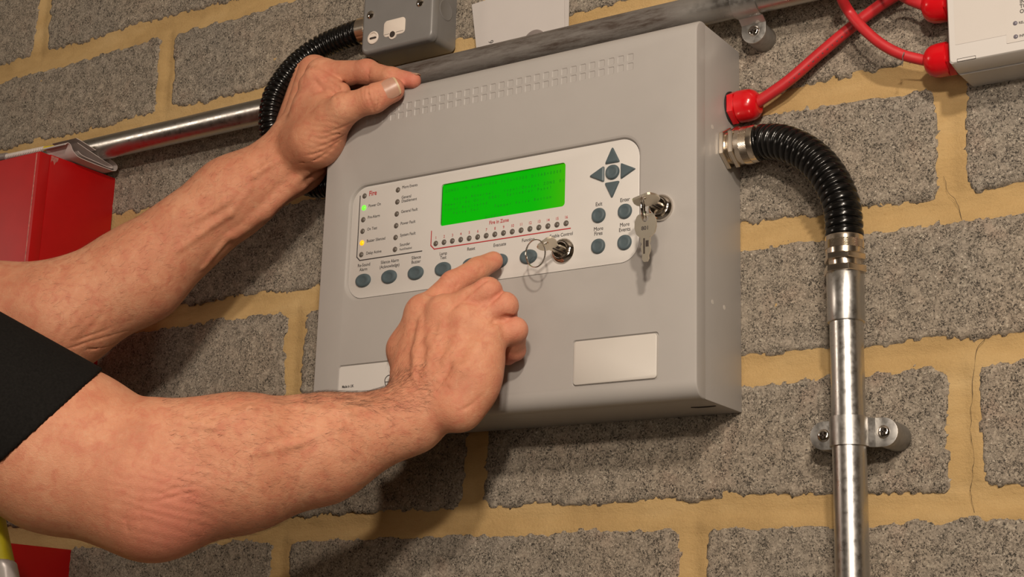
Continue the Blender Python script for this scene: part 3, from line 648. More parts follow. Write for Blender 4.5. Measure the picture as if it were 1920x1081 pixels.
# ---- metal clad switch box with a fuse
MX0, MX1, MZ0, MZ1, MD = -387.0, -301.5, 375.5, 462.0, -40.0
mbx = thing('spur_box', ((MX0+MX1)/2, 0, (MZ0+MZ1)/2), 'grey painted metal switch box with white fuse holder above the horizontal conduit', 'switch box')
part('box_body', prism(MB(), [(rrect(MX0, MX1, MZ0, MZ1, 6), -0.5), (rrect(MX0, MX1, MZ0, MZ1, 6), MD+9)]), M['metalbox'], mbx)
fo = rrect(MX0-0.8, MX1+0.8, MZ0-0.8, MZ1+0.8, 7)
lid = part('lid', prism(MB(), [(fo, MD+9), (fo, MD+3.5), (grow(fo, -0.9), MD+1.3), (grow(fo, -2.4), MD+0.2), (grow(fo, -4), MD)]), M['metalbox'], mbx, angle=50)
q = A(740, 51, MD); fx, fz = q[0], q[2]
part('fuse_holder', prism(MB(), [(rrect(fx-13, fx+13, fz-8.5, fz+8.5, 4), MD+.5), (rrect(fx-13, fx+13, fz-8.5, fz+8.5, 4), MD-0.5), (rrect(fx-12.2, fx+12.2, fz-7.7, fz+7.7, 3.5), MD-0.9)]), M['fuse'], lid)
part('fuse_line', prism(MB(), [(rrect(fx-11.8, fx+11.8, fz-6.3, fz-5.9, .15, 1), MD-.7), (rrect(fx-11.8, fx+11.8, fz-6.3, fz-5.9, .15, 1), MD-0.98)]), M['dark'], lid)
q = A(737, 66, MD); part('fuse_notch', lathe(MB(), (q[0], MD+.5, q[2]), (0, -1, 0), [(4.4, 0), (4.4, 1.5), (3.6, 1.55)], 22), M['fuse'], lid)
part('fuse_slot', lathe(MB(), (q[0], MD+.5, q[2]+0.6), (0, -1, 0), [(3.1, 0.5), (3.1, 2.1)], 18), M['dark'], lid)
q = A(700, 71, MD); part('flex_outlet', lathe(MB(), (q[0], MD+.5, q[2]), (0, -1, 0), [(6.6, 0), (6.6, 1.4), (6.0, 1.8), (5.2, 1.8), (4.9, 1.2), (4.9, 0.8)], 26), M['fuse'], lid)
part('outlet_slot', prism(MB(), [(rrect(q[0]-4, q[0]+4, q[2]-1.3, q[2]+0.6, .9, 3), MD), (rrect(q[0]-4, q[0]+4, q[2]-1.3, q[2]+.6, .9, 3), MD-1.0)]), M['dark'], lid)
for px_, py_ in ((695, 28), (788, 5)):
    q = A(px_, py_, MD); scw = part('screw', lathe(MB(), (q[0], MD+.2, q[2]), (0, -1, 0), [(4.4, 0), (4.2, 1.0), (2.8, 1.9), (.4, 2.1)], 20), M['chrome'], lid)
    x_ = MB(); box(x_, q[0]-1.8, q[0]+1.8, MD-2.1, MD-1.2, q[2]-.4, q[2]+.4); box(x_, q[0]-.4, q[0]+.4, MD-2.1, MD-1.2, q[2]-1.8, q[2]+1.8); part('screw_slot', x_, M['dark'], lid, smooth=False)
part('knockout', lathe(MB(), (MX1-0.3, -18, 412), (1, 0, 0), [(10.5, 0), (10.5, 0.5), (9.7, 0.8), (9.0, 0.5), (0.1, 0.5)], 32), M['metalbox'], mbx)
part('seam_mark', prism(MB(), [(rrect(MX0+24, MX0+29, MZ0-.2, MZ0+2.6, .4, 1), MD+3), (rrect(MX0+24, MX0+29, MZ0-.2, MZ0+2.6, .4, 1), MD+1.5)]), M['metalbox'], mbx)
G3 = A(673, 61, -22); G3[0] = MX0
g3 = gland('conduit_gland', G3, (-1, 0, 0), [('locknut', 'hex', hx(28, 0.2, 3.5), M['nickel']), ('sleeve', 'round', [(12.3, 3), (13.6, 3.6), (13.8, 14.5), (13.2, 15.5), (11, 15.5)], M['nickel'])],
    'nickel gland on the left side of the grey metal switch box', group='nickel conduit glands')
E3 = G3+np.array([-15.0, 0, 0]); E4 = A(640, 350, -36); E4[0] = -W+2
lp = [E3, E3+np.array([-10, -1, 0]), A(610, 84, -30), A(573, 108, -40), A(540, 141, -52), A(516, 180, -60), A(508, 220, -62), A(511, 252, -60), A(522, 290, -56), A(545, 322, -48), A(572, 340, -42), A(597, 347, -38), E4]
fb, _ = flex(MB(), lp, 12.6, 5.3, 2.1)
o = part('flexible_conduit', fb, M['rubber'], angle=180, fix=False); tag(o, 'black ribbed flexible conduit looping from metal switch box behind the raised wrist', 'flexible conduit', 'black ribbed flexible conduits')
# ---- red glands and cables
G4 = np.array([0.0, -17.5, 255.6])
def red_gland(o, axis, label, rr=1.0):
    return gland('cable_gland', o, axis, [('washer', 'round', [(14.2*rr, 0.2), (14.2*rr, 1.4)], M['flat_black']), ('hex_body', 'hex', hx(25.5*rr, 1.2, 7.0), M['redgland']),
        ('dome_nut', 'oct', [(12.6*rr, 7), (13.6*rr, 8), (13.6*rr, 15), (13.0*rr, 19.5), (11.2*rr, 23), (8.4*rr, 25.5), (6.2*rr, 26), (4.5, 25.4)], M['redgland'])], label, group='red nylon cable glands')
red_gland(G4, (1, 0, 0), 'red nylon cable gland on the right side of the grey panel')
WX0, WZ0, WD = 195.0, 242.0, -52.0
G5 = A(1768, 112, -24); G5[0] = WX0; G6 = A(1768, 10, -24); G6[0] = WX0
red_gland(G5, (-1, 0, 0), 'lower red nylon gland on the left side of the white box', 0.98); red_gland(G6, (-1, 0, 0), 'upper red nylon gland on the left side of the white box', 0.98)
c1 = [G4+np.array([20, 0, 0]), G4+np.array([28, 0, 3]), A(1480, 150, -16), A(1540, 98, -14), A(1600, 48, -13), A(1650, 10, -13), A(1690, -18, -14), A(1712, -60, -16), A(1716, -150, -16), A(1716, -150, -16)+np.array([2, 0, 300]), A(1716, -150, -16)+np.array([0, 0, 880])]
pth, s = spline(c1, 2.5); o = part('cable', tube(MB(), pth, 4.9, 16), M['redcable'])
tag(o, 'thicker red cable rising diagonally from the grey panel gland', 'cable', 'red fire cables')
mkd = MB()                                               # sheath print: short dark marks along the cable
for i in range(14):
    k = 14+i*2; p = pth[k]; tdir = pth[k+1]-pth[k-1]; tdir /= np.linalg.norm(tdir); vw = CAM-p; vw -= tdir*(vw@tdir); vw /= np.linalg.norm(vw); sd_ = np.cross(tdir, vw)
    c_ = p+vw*math.cos(0.25)*5.0+sd_*math.sin(0.25)*5.0; L_ = 0.8+1.2*((i*7) % 3)/2
    mkd.add([c_+tdir*a*L_+sd_*b_*0.7 for a, b_ in ((-.5, -.5), (.5, -.5), (.5, .5), (-.5, .5))], [(0, 1, 2, 3)])
part('sheath_print', mkd, M['ink'], o, smooth=False)
c2 = [G5+np.array([-20, 0, 0]), A(1728, 112, -25), A(1690, 102, -28), A(1652, 82, -31), A(1617, 52, -33), A(1592, 22, -33), A(1577, -6, -46), A(1570, -40, -58), A(1575, -110, -58), A(1575, -110, -40)+np.array([0, 0, 150]), A(1575, -110, -16)+np.array([0, 0, 850])]
pth, s = spline(c2, 2.5); o = part('cable', tube(MB(), pth, 4.3, 16), M['redcable']); tag(o, 'thinner red cable looping down in front of other cable to the lower gland', 'cable', 'red fire cables')
c3 = [G6+np.array([-20, 0, 0]), A(1728, 8, -25), A(1700, -4, -26), A(1675, -22, -42), A(1655, -60, -54), A(1650, -140, -56), A(1650, -140, -40)+np.array([0, 0, 150]), A(1650, -140, -16)+np.array([0, 0, 860])]
pth, s = spline(c3, 2.5); o = part('cable', tube(MB(), pth, 4.6, 16), M['redcable']); tag(o, 'short red cable entering the upper gland of the white box', 'cable', 'red fire cables')
wt = MB(); q = A(1693, 103, -30)
for k in range(3): tube(wt, [A(1695+k*0.5, 98, -33.5), A(1692, 106, -34), A(1693, 114, -32), A(1690+k*3-4, 122+k, -30)], 0.3, 5)
o = part('wire_tie', wt, M['cast']); tag(o, 'thin wire twisted around the looping red cable near lower gland', 'wire')
# ---- white interface box
WX1, WZ1 = 335.0, 322.0
wb = thing('interface_box', ((WX0+WX1)/2, 0, WZ0), 'white plastic interface box with ivory label at the upper right corner', 'junction box')
bo_ = rrect(WX0+1.5, WX1-1.5, WZ0+0.5, WZ1, 3)
part('base', prism(MB(), [(bo_, -0.5), (grow(bo_, 0.8), -31)]), M['whitebox'], wb, angle=40)
lo_ = rrect(WX0, WX1, WZ0+0.8, WZ1+1, 3)
ld = part('lid', prism(MB(), [(lo_, -31.4), (grow(lo_, -0.6), WD+1.2), (grow(lo_, -1.6), WD)]), M['whitebox'], wb, angle=40)
q0, q1 = A(1775, 90, WD), A(1883, 72, WD)
iv = part('label', prism(MB(), [(rrect(WX0+6, WX1-5, q0[2]+1.0, WZ1-5, .4, 1), WD+.3), (rrect(WX0+6, WX1-5, q0[2]+1.0, WZ1-5, .4, 1), WD-.25)]), M['whitefront'], ld, smooth=False)
q2 = A(1888, 82, WD)
part('inner_label', prism(MB(), [(rrect(q2[0], WX1-8, q2[2], WZ1-8, .4, 1), WD), (rrect(q2[0], WX1-8, q2[2], WZ1-8, .4, 1), WD-.45)]), M['whitefront'], ld, smooth=False)
wtx = MB(); by = WD-.6
for s_, px_, py_, z_ in (('INPUT', 1912.5, 7.5, 4.3), ('TO', 1912.5, 16, 4.3), ('OUTPUT', 1912.5, 25.5, 4.3), ('RELAY', 1910.5, 45.5, 2.7), ('INPUT', 1911.5, 70, 2.7)):
    q = A(px_, py_, WD); text_mesh(wtx, s_, q[0], q[2], by, z_, 'LEFT', 0.02, 0.9)
part('lettering', wtx, M['ink'], ld, smooth=False)
for px_, py_ in ((1904, 44), (1905, 69)):
    q = A(px_, py_, WD); part('indicator_lamp', lathe(MB(), (q[0], WD, q[2]), (0, -1, 0), [(1.7, 0), (1.7, .7), (1.2, 1.2), (.2, 1.4)], 16), plain('smoked lens', (0.16, 0.15, 0.18), .3) if 'smoked lens' not in bpy.data.materials else bpy.data.materials['smoked lens'], ld)
q = A(1812, 110, WD); 
sl = MB()
for x0, x1_, z0, z1_ in ((-7, 7, .9, 1.2), (-7, 7, -1.2, -.9), (-7, -6.7, -1.2, 1.2), (6.7, 7, -1.2, 1.2)): box(sl, q[0]+x0, q[0]+x1_, WD-.15, WD+.3, q[2]+z0, q[2]+z1_)
part('lid_slot', sl, M['dark'], ld, smooth=False)
part('knockout', lathe(MB(), (WX0+40, -16, WZ0+1.0), (0, 0, -1), [(11.2, 0), (11.2, .55), (10.5, .8), (9.8, .55), (.1, .55)], 36), M['whitebox'], wb)
# ---- paper, cap
def sheet(name, quad, th, mat, label):
    mb = MB(); n = [np.asarray(p, float) for p in quad]; V = n+[p+np.array([0, th, 0]) for p in n]
    mb.add(V, [(0, 1, 2, 3), (7, 6, 5, 4), (0, 4, 5, 1), (1, 5, 6, 2), (2, 6, 7, 3), (3, 7, 4, 0)]); return tag(part(name, mb, mat, smooth=False), label, 'paper')
tl, bl = A(884.5, 8.5, -5), A(893, 89, -5); dn = (bl-tl)/np.linalg.norm(bl-tl); rt = np.array([-dn[2], 0, dn[0]]); rt = rt if rt[0] > 0 else -rt
tr = tl+np.array([103.0, 0, 6.0])
trx = A(1056, 0, -5); brx = A(1058, 46, -5); dr = (brx-trx)/np.linalg.norm(brx-trx)
Pp = sheet('paper_sheet', [tl, tl+dn*58, brx+dr*12, np.array([trx[0], -5, tl[2]+7])], 0.25, M['paper'], 'white paper sheet pinned on blocks behind the horizontal conduit, marked 6')
tx = MB(); q = A(925, 77.5, -5); text_mesh(tx, '6', q[0], q[2], -5.15, 8.0, 'CENTER', 0.0, 0.9, rot=math.pi/2); part('page_number', tx, M['ink'], Pp, smooth=False)
a_, b_2 = A(1060, 0, -2.6), A(1066.5, 47, -2.6)
sheet('paper_sheet', [tl+np.array([30, 2.6, 6]), tl+np.array([34, 2.6, -50]), np.array([b_2[0], -2.6, b_2[2]-12]), np.array([b_2[0]-.5, -2.6, tl[2]+9])], 0.25, M['paper'], 'second white sheet showing as a strip behind the sheet marked 6')
q = A(1000, 78, -8); o = part('wall_cap', lathe(MB(), (q[0], -5.1, q[2]), (0, -1, 0), [(12.6, 0), (12.6, 1.2), (11.8, 2.2), (9.8, 2.4), (9.4, 3.4), (7.0, 4.4), (.2, 4.8)], 36), M['cap']); tag(o, 'round grey plastic cap holding the white paper, half hidden by the conduit', 'cap')
# ---- red cabinets
RX, RY, RZ = -766.0, -107.0, 318.4
rc_ = thing('cabinet', (RX-110, 0, 20), 'red enamelled wall cabinet behind the raised forearm with leaflet on top', 'cabinet', 'red wall cabinets')
b_ = MB(); box(b_, RX-230, RX, RY+14, -0.5, 20, RZ); cb = part('cabinet_body', b_, M['redbox'], rc_, bevel=0.25)
dr_ = MB(); box(dr_, RX-229, RX-0.3, RY, RY+13.8, 21, RZ-0.6); cdoor = part('door', dr_, M['redbox'], rc_, bevel=0.5)
b_ = MB(); box(b_, RX-5.5, RX-4.2, RY-0.7, RY+1, 22, RZ-2); part('door_edge', b_, M['redwear'], cdoor, bevel=0.3)
b_ = MB(); box(b_, RX-11.5, RX-8.0, RY-0.35, RY+2, 183, 195); part('lock_slot', b_, M['dark'], cdoor, smooth=False)
b_ = MB(); b_.add([(RX+0.15, y, z) for y, z in ((RY+15, RZ-1), (RY+25, RZ-1.2), (RY+24, RZ-5), (RY+21, RZ-7.5), (RY+20, RZ-10.5), (RY+18.5, RZ-7), (RY+16.5, RZ-6), (RY+15, RZ-9))], [tuple(range(8))]); part('worn_corner', b_, M['redwear'], rc_, smooth=False)
LX, LZ = -778.0, -94.5
r2 = thing('cabinet', (LX-110, 0, -400), 'second red cabinet low on the wall, at the bottom left corner', 'cabinet', 'red wall cabinets')
b_ = MB(); box(b_, LX-220, LX, -96, -0.5, -400, LZ); part('cabinet_body', b_, M['redbox'], r2, bevel=0.8)
b_ = MB(); box(b_, LX-219, LX-0.4, -109, -97, -399, LZ-0.6); part('door', b_, M['redbox'], r2, bevel=1.0)
# folded leaflet: a looped sheet profile (y, z) swept along the cabinet edge
pr = [(-98, 9.5), (-93, 13), (-88, 11.5), (-84, 7), (-78, 3.5), (-70, 1.6), (-45, 0.8), (-20, 0.8), (-8, 1.6), (-3.5, 5), (-5, 9), (-12, 11.5), (-30, 14.5), (-50, 17.5), (-70, 20.5), (-80, 21.5)]
pr = [(-88+(a+98)*0.80, c) for a, c in pr]
pr2 = [(-76, 17.5), (-60, 14.5), (-40, 11.0), (-22, 8.0), (-13, 6.6), (-10.5, 4.8), (-14, 3.4), (-28, 3.6), (-50, 4.6), (-66, 5.6), (-74, 8.5)]
lf = thing('folded_leaflet', (RX-20, -50, RZ), 'folded printed leaflet lying on top of the upper red cabinet', 'leaflet')
pr2 = [(-88+(a+98)*0.80, c) for a, c in pr2]
for nm, pp, xa, xb in (('outer_sheet', pr, RX-24, RX+15), ('inner_sheet', pr2, RX-22, RX+14)):
    pth, s = spline([(0, a, c) for a, c in pp], 1.6); Tn = np.gradient(pth, axis=0); Tn /= np.linalg.norm(Tn, axis=1)[:, None]; N_ = np.stack([0*Tn[:, 0], -Tn[:, 2], Tn[:, 1]], 1)*0.3; k = len(pth); V = []
    for off in (1, -1):
        for x in (xa, xb): V += [(x, p[1]+off*q[1], RZ+0.6+p[2]+off*q[2]) for p, q in zip(pth, N_)]
    Fc = []
    for i in range(k-1): Fc += [(i, i+1, k+i+1, k+i), (2*k+i, 3*k+i, 3*k+i+1, 2*k+i+1), (k+i, k+i+1, 3*k+i+1, 3*k+i), (i, 2*k+i, 2*k+i+1, i+1)]
    part(nm, MB().add(V, Fc), M['pinkpaper'], lf, angle=60)
p0, p1, p2, p3 = A(113, 275, -62), A(84, 278.5, -62), A(13, 293, -62), A(-14, 297, -62)
pz = lambda p: np.array([p[0], -62, max(p[2], RZ+3.0)])
mkr = thing('marker_pen', pz(p1), 'slim pen-like tube with yellow and pale ribbed ends lying on the red cabinet', 'pen')
part('yellow_end', tube(MB(), [pz(p0)+np.array([25, 0, 0]), pz(p0), pz(p1)], 2.7, 14), M['yellow'], mkr)
rp, s = spline([pz(p1), (pz(p1)+pz(p2))/2, pz(p2)], 0.5); part('ribbed_grip', tube(MB(), rp, 2.7+0.3*np.sign(np.sin(s*2.2)), 14), M['ribbed'], mkr)
part('grey_end', tube(MB(), [pz(p2), pz(p3), pz(p3)+np.array([-30, 0, 0])], 4.4, 14), M['cap'], mkr)
# ================================================================== person: implicit surface -> one continuous skin
def unit(v): v = np.asarray(v, float); return v/np.linalg.norm(v)
class Cone:                                              # tapered limb, optionally flattened along n
    def __init__(s, a, b, ra, rb, k=6.0, n=None, sq=1.0, op=1):
        s.a, s.b, s.ra, s.rb, s.k, s.op = np.asarray(a, float), np.asarray(b, float), ra, rb, k, op
        s.n = None if n is None else unit(n); s.sq = sq; r = max(ra, rb)
        s.lo, s.hi = np.minimum(s.a, s.b)-r, np.maximum(s.a, s.b)+r
    def d(s, P):
        q = P-s.a; ab = s.b-s.a
        if s.n is not None:
            q = q+np.outer(q@s.n, s.n)*(s.sq-1); ab = ab+s.n*(ab@s.n)*(s.sq-1)
        t = np.clip(q@ab/(ab@ab), 0, 1); r = np.linalg.norm(q-t[:, None]*ab, axis=1)
        t2 = t*t*(3-2*t) if False else t
        return r-(s.ra+(s.rb-s.ra)*t2)
class Ell:
    def __init__(s, c, r, ax=None, k=6.0, op=1):
        s.c, s.r, s.k, s.op = np.asarray(c, float), np.asarray(r, float), k, op
        s.R = np.eye(3) if ax is None else np.array([unit(q) for q in ax]); m = max(r); s.lo, s.hi = s.c-m, s.c+m
    def d(s, P):
        q = (P-s.c)@s.R.T; k0 = np.linalg.norm(q/s.r, axis=1); k1 = np.linalg.norm(q/s.r**2, axis=1)
        return np.where(k1 > 1e-9, k0*(k0-1)/np.maximum(k1, 1e-9), -min(s.r))
class Half:                                              # keep the side where (p-o).n < 0
    def __init__(s, o, n, lo, hi, k=1.0): s.o, s.n, s.k, s.op = np.asarray(o, float), unit(n), k, 0; s.lo, s.hi = np.asarray(lo, float), np.asarray(hi, float)
    def d(s, P): return (P-s.o)@s.n
def field(prims, P, lo=None, hi=None):
    d = np.full(len(P), 60.0)
    for p in prims:
        if lo is not None:
            m = p.k+14
            if np.any(p.lo-m > hi) or np.any(p.hi+m < lo): continue
        e = p.d(P); k = p.k
        if p.op == 1: h = np.clip(0.5+0.5*(d-e)/k, 0, 1); d = d+(e-d)*h-k*h*(1-h)
        elif p.op == -1: h = np.clip(0.5-0.5*(d+e)/k, 0, 1); d = d+(-e-d)*h+k*h*(1-h)
        else: h = np.clip(0.5-0.5*(d-e)/k, 0, 1); d = d+(e-d)*h+k*h*(1-h)
    return d
def skin_mesh(prims, h, B=16, slack=1.7):
    pos = [p for p in prims if p.op == 1]
    lo = np.min([p.lo for p in pos], 0)-6; hi = np.max([p.hi for p in pos], 0)+6
    nb = np.ceil((hi-lo)/(h*B)).astype(int); half = h*B/2; diag = half*math.sqrt(3)+h
    I = np.stack(np.meshgrid(*[np.arange(q) for q in nb], indexing='ij'), -1).reshape(-1, 3)
    C = lo+(I+0.5)*h*B; d = field(prims, C); I = I[np.abs(d) < diag*slack]
    dims = nb*B+2; gid = lambda a: (a[..., 0]*dims[1]+a[..., 1])*dims[2]+a[..., 2]
    loc = np.stack(np.meshgrid(*[np.arange(B+2)]*3, indexing='ij'), -1); VV, VI, FF = [], [], []
    for b in I:
        base = b*B; g = base+loc; P = lo+g.reshape(-1, 3)*h
        D_ = field(prims, P, P[0], P[-1])
        if D_.min() > 0 or D_.max() < 0: continue
        D_ = D_.reshape(B+2, B+2, B+2); S = D_ < 0
        c = np.stack([S[i:i+B+1, j:j+B+1, k:k+B+1] for i in (0, 1) for j in (0, 1) for k in (0, 1)])
        act = np.argwhere(c.any(0) & ~c.all(0))
        if len(act) == 0: continue
        acc = np.zeros((len(act), 3)); cnt = np.zeros(len(act)); cs = [np.array((i, j, k)) for i in (0, 1) for j in (0, 1) for k in (0, 1)]
        for ai in range(8):
            for ax in range(3):
                if cs[ai][ax]: continue
                u = act+cs[ai]; w_ = u.copy(); w_[:, ax] += 1; du, dw = D_[tuple(u.T)], D_[tuple(w_.T)]; m = (du < 0) != (dw < 0)
                t = np.where(m, du/(du-dw+1e-12), 0); pnt = u.astype(float); pnt[:, ax] += t; acc += pnt*m[:, None]; cnt += m
        VV.append(lo+(base+acc/cnt[:, None])*h); VI.append(gid(base+act))
        for ax in range(3):
            o1, o2 = [q for q in range(3) if q != ax]; e = np.zeros(3, int); e[ax] = 1
            rng = [slice(1, B+1)]*3; rng[ax] = slice(0, B); rg2 = list(rng); rg2[ax] = slice(1, B+1)
            s0, s1 = S[tuple(rng)], S[tuple(rg2)]; q = np.argwhere(s0 != s1)
            if len(q) == 0: continue
            off = np.ones(3, int); off[ax] = 0; q = q+off; inside = S[tuple(q.T)]
            a1 = np.zeros(3, int); a1[o1] = 1; a2 = np.zeros(3, int); a2[o2] = 1
            quad = np.stack([gid(base+q-a1-a2), gid(base+q-a2), gid(base+q), gid(base+q-a1)], 1)
            flip = inside if ax != 1 else ~inside
            quad[~flip] = quad[~flip][:, ::-1]; FF.append(quad)
    V = np.concatenate(VV); ids = np.concatenate(VI); Fq = np.concatenate(FF); uid, first = np.unique(ids, return_index=True)
    return V[first], np.searchsorted(uid, Fq)
# ---- joints, measured from the photograph at estimated distances
WL = A(550, 298, -74); FL1 = AD(437, 368, 1478); FL2 = AD(257, 515, 1464); EL = AD(110, 594, 1452); SL = np.array([-852.0, -300.0, 112.0])
tCMC, tMCP, tIP, tTIP = A(592, 264, -98), A(646, 203, -110), A(700, 185, -106), A(735, 168.5, -98)
iMCP, iPIP, iDIP, iTIP = A(606, 141, -88), A(688, 134, -86), A(735, 145, -86), A(775, 151, -84)
ER = AD(285, 905, 1195); SR = AD(-350, 600, 1205); WR = AD(768, 784, 1232)
skin = []
# left arm
ln = unit(np.array([0.3, -0.25, 0.92]))
skin += [Cone(SL, EL, 58, 50, 10), Cone(EL, FL2, 50, 44.5, 16), Cone(FL2, FL1, 44.5, 36, 16), Cone(FL1, WL, 36, 31, 16)]
skin += [Cone(WL, A(562, 270, -76), 31, 29, 14)]
mc = []
for (px_, py_, y_, r_), (wx, wy, wyy) in zip(((605, 141, -86, 16), (590, 134, -62, 16.5), (578, 140, -40, 15.5), (570, 152, -24, 14)), ((572, 262, -92), (560, 262, -74), (548, 268, -58), (542, 276, -46))):
    mc.append(A(px_, py_, y_)); skin.append(Cone(A(wx, wy, wyy), mc[-1], 21, r_, 12))
skin += [Cone(A(578, 276, -92), tCMC, 22, 22, 12), Cone(tCMC, tMCP, 22, 14.5, 12), Cone(tMCP, tIP, 13.2, 12.4, 7), Cone(tIP, tTIP, 12.2, 11.5, 6), Ell(A(605, 254, -92), (19, 17, 21), k=14)]
skin += [Cone(A(600, 165, -86), A(612, 192, -98), 12, 11, 12), Cone(A(590, 205, -92), A(618, 212, -104), 19, 13, 12)]
skin += [Cone(iMCP, iPIP, 14.0, 10.6, 8), Ell(iPIP, (11.2, 10.5, 10.5), k=5), Cone(iPIP, iDIP, 10.2, 9.0, 4), Cone(iDIP, iTIP, 9.0, 7.2, 4)]
skin += [Cone(A(592, 148, -99), A(640, 172, -96), 12.0, 9.0, 2.2), Cone(A(583, 160, -98), A(618, 188, -101), 12, 8, 2.2)]
for (mi, pip, dip, tip_, r_) in ((1, (672, 138, -62), (720, 144, -60), (752, 150, -58), 9.8), (2, (655, 150, -44), (700, 158, -42), (735, 164, -40), 9.3), (3, (630, 168, -28), (665, 176, -24), (690, 182, -22), 8.2)):
    a, b, c, m = A(*pip), A(*dip), A(*tip_), mc[mi]
    for q in (a, b, c): q[2] = max(q[2], H+r_*0.95)
    skin += [Cone(m, a, 13.0, r_+0.6, 5), Cone(a, b, r_, r_-0.8, 3), Cone(b, c, r_-0.8, r_-1.8, 3)]
# right arm
UR1 = AD(115, 841, 1198)
skin += [Cone(SR, UR1, 60, 61, 14), Cone(UR1, ER, 61, 54, 22), Cone(ER, AD(450, 868, 1204), 54, 50.5, 22), Cone(AD(450, 868, 1204), AD(600, 841, 1216), 50.5, 40.5, 20), Cone(AD(600, 841, 1216), WR, 40.5, 26.5, 18)]
skin += [Ell(AD(300, 962, 1180), (25, 25, 25), k=26), Cone(AD(300, 812, 1180), AD(470, 800, 1180), 22, 18, 24)]
RP = dict(im=(795, 588, -140), ip=(850, 532, -128), idp=(896, 504, -112), it=(925, 489, -98.5), mm=(834, 590, -144), mp=(915, 546, -138), md=(920, 576, -112), mt=(902, 588, -105),
          rm=(874, 606, -142), rp=(946, 573, -132), rd=(950, 608, -108), rt=(930, 622, -102), lm=(914, 634, -134), lp=(966, 618, -123), ld=(966, 656, -104), lt=(952, 668, -98))
RP = {k: A(*v) for k, v in RP.items()}; HB = A(818, 742, -150)
skin += [Cone(WR, HB, 26.5, 26, 14, n=(0.55, -0.75, 0.35), sq=1.15)]
for nm, wp, r0_, r1_ in (('im', (778, 725, -146), 19, 14.5), ('mm', (800, 722, -150), 19, 15), ('rm', (828, 728, -150), 19, 14.5), ('lm', (858, 742, -146), 18, 13.5)):
    skin.append(Cone(A(*wp), RP[nm], r0_, r1_, 10))
for nm in ('im', 'mm', 'rm', 'lm'):
    skin.append(Ell(RP[nm]+np.array([3, -4, 2]), (12.5, 12.5, 12.5), k=9))
for m, p, d_, t_, r0_, r1_, r2_, r3_ in (('im', 'ip', 'idp', 'it', 13.0, 10.8, 9.8, 8.2), ('mm', 'mp', 'md', 'mt', 13.0, 11.0, 9.6, 8.4), ('rm', 'rp', 'rd', 'rt', 12.6, 10.6, 9.2, 8.0), ('lm', 'lp', 'ld', 'lt', 11.5, 9.6, 8.3, 7.2)):
    skin += [Cone(RP[m], RP[p], r0_, r1_, 3), Ell(RP[p], (r1_+.1,)*3, k=2.5), Cone(RP[p], RP[d_], r1_-0.3, r2_, 3), Cone(RP[d_], RP[t_], r2_, r3_, 3)]
skin += [Cone(A(795, 705, -130), A(788, 640, -116), 18, 13, 12), Cone(A(788, 640, -116), A(806, 604, -104), 12, 11, 5), Cone(A(806, 604, -104), A(830, 580, -98), 10.5, 9.5, 4)]  # tucked thumb
skin += [Cone(A(862, 765, -150), A(908, 672, -136), 19, 14, 12), Ell(A(893, 706, -142), (20, 18, 26), k=14), Cone(A(778, 735, -148), A(762, 655, -134), 15, 13.5, 14), Cone(A(762, 655, -134), A(788, 600, -134), 13.5, 11, 14)]
# shoulders, neck and head (beyond the left edge of the frame)
FW = unit(SL-SR); FW = np.array([FW[1]*1.0, -FW[0], 0.0]); FW = unit(FW); LT = unit(np.array([SL[0]-SR[0], SL[1]-SR[1], 0])); MID = (SL+SR)/2; ZV = np.array([0, 0, 1.0])
skin += [Cone(SR, MID+ZV*25, 55, 70, 30), Cone(SL, MID+ZV*25, 55, 70, 30)]
NK = MID+ZV*60; HD = MID+ZV*235-FW*25-LT*0
skin += [Cone(NK, HD-ZV*60-FW*15, 58, 54, 20), Ell(HD+ZV*12-FW*8, (76, 96, 104), (LT, FW, ZV), 20), Cone(HD-ZV*62+FW*30, HD-ZV*88+FW*62, 44, 22, 24, ), Ell(HD-ZV*18+FW*45, (58, 46, 62), (LT, FW, ZV), 20),
         Cone(HD+ZV*12+FW*92, HD-ZV*22+FW*108, 9, 13, 10), Cone(HD+LT*24+ZV*22+FW*84, HD-LT*24+ZV*22+FW*84, 10, 10, 10), Cone(HD+LT*18-ZV*50+FW*88, HD-LT*18-ZV*50+FW*88, 6, 6, 6),
         Ell(HD+LT*30+ZV*4+FW*92, (15, 10, 9), (LT, FW, ZV), 8, -1), Ell(HD-LT*30+ZV*4+FW*92, (15, 10, 9), (LT, FW, ZV), 8, -1), Cone(HD+LT*22-ZV*44.5+FW*98, HD-LT*22-ZV*44.5+FW*98, 2.2, 2.2, 3, op=-1)]
for s_ in (1, -1):
    skin += [Ell(HD+LT*77*s_-ZV*8-FW*8, (7, 17, 30), (LT, FW+LT*s_*-0.4, ZV), 4), Ell(HD+LT*83*s_-ZV*6-FW*2, (6, 9, 18), (LT, FW, ZV), 3, -1), Ell(HD+LT*30*s_+ZV*4+FW*80, (13.5, 13.5, 13), (LT, FW, ZV), 2)]
# surface detail: tendons, veins and creases follow the finished surface under measured points
base = list(skin)
def surf(px_, py_, d0=1050.0):
    rd = ray(px_, py_); rd_ = rd/np.linalg.norm(rd); t = d0
    for _ in range(60):
        d = field(base, (CAM+rd_*t)[None])[0]
        if d < 0.15 or t > 1900: break
        t += max(d*0.8, 0.1)
    return CAM+rd_*t
def along(pts, r, k, sink, op=1, taper=0.6):
    S_ = []
    for p in pts:
        q = surf(*p); S_.append(q+unit(ray(*p))*sink)
    for i in range(len(S_)-1):
        f0 = 1 if 0 < i else taper; f1 = 1 if i < len(S_)-2 else taper; skin.append(Cone(S_[i], S_[i+1], r*f0, r*f1, k, op=op))
    return S_
for pts in ([(792, 600), (782, 660), (778, 705)], [(832, 606), (812, 665), (800, 708)], [(866, 620), (840, 675), (822, 712)], [(902, 648), (868, 695), (850, 722)]): along(pts, 3.4, 5, 2.2)
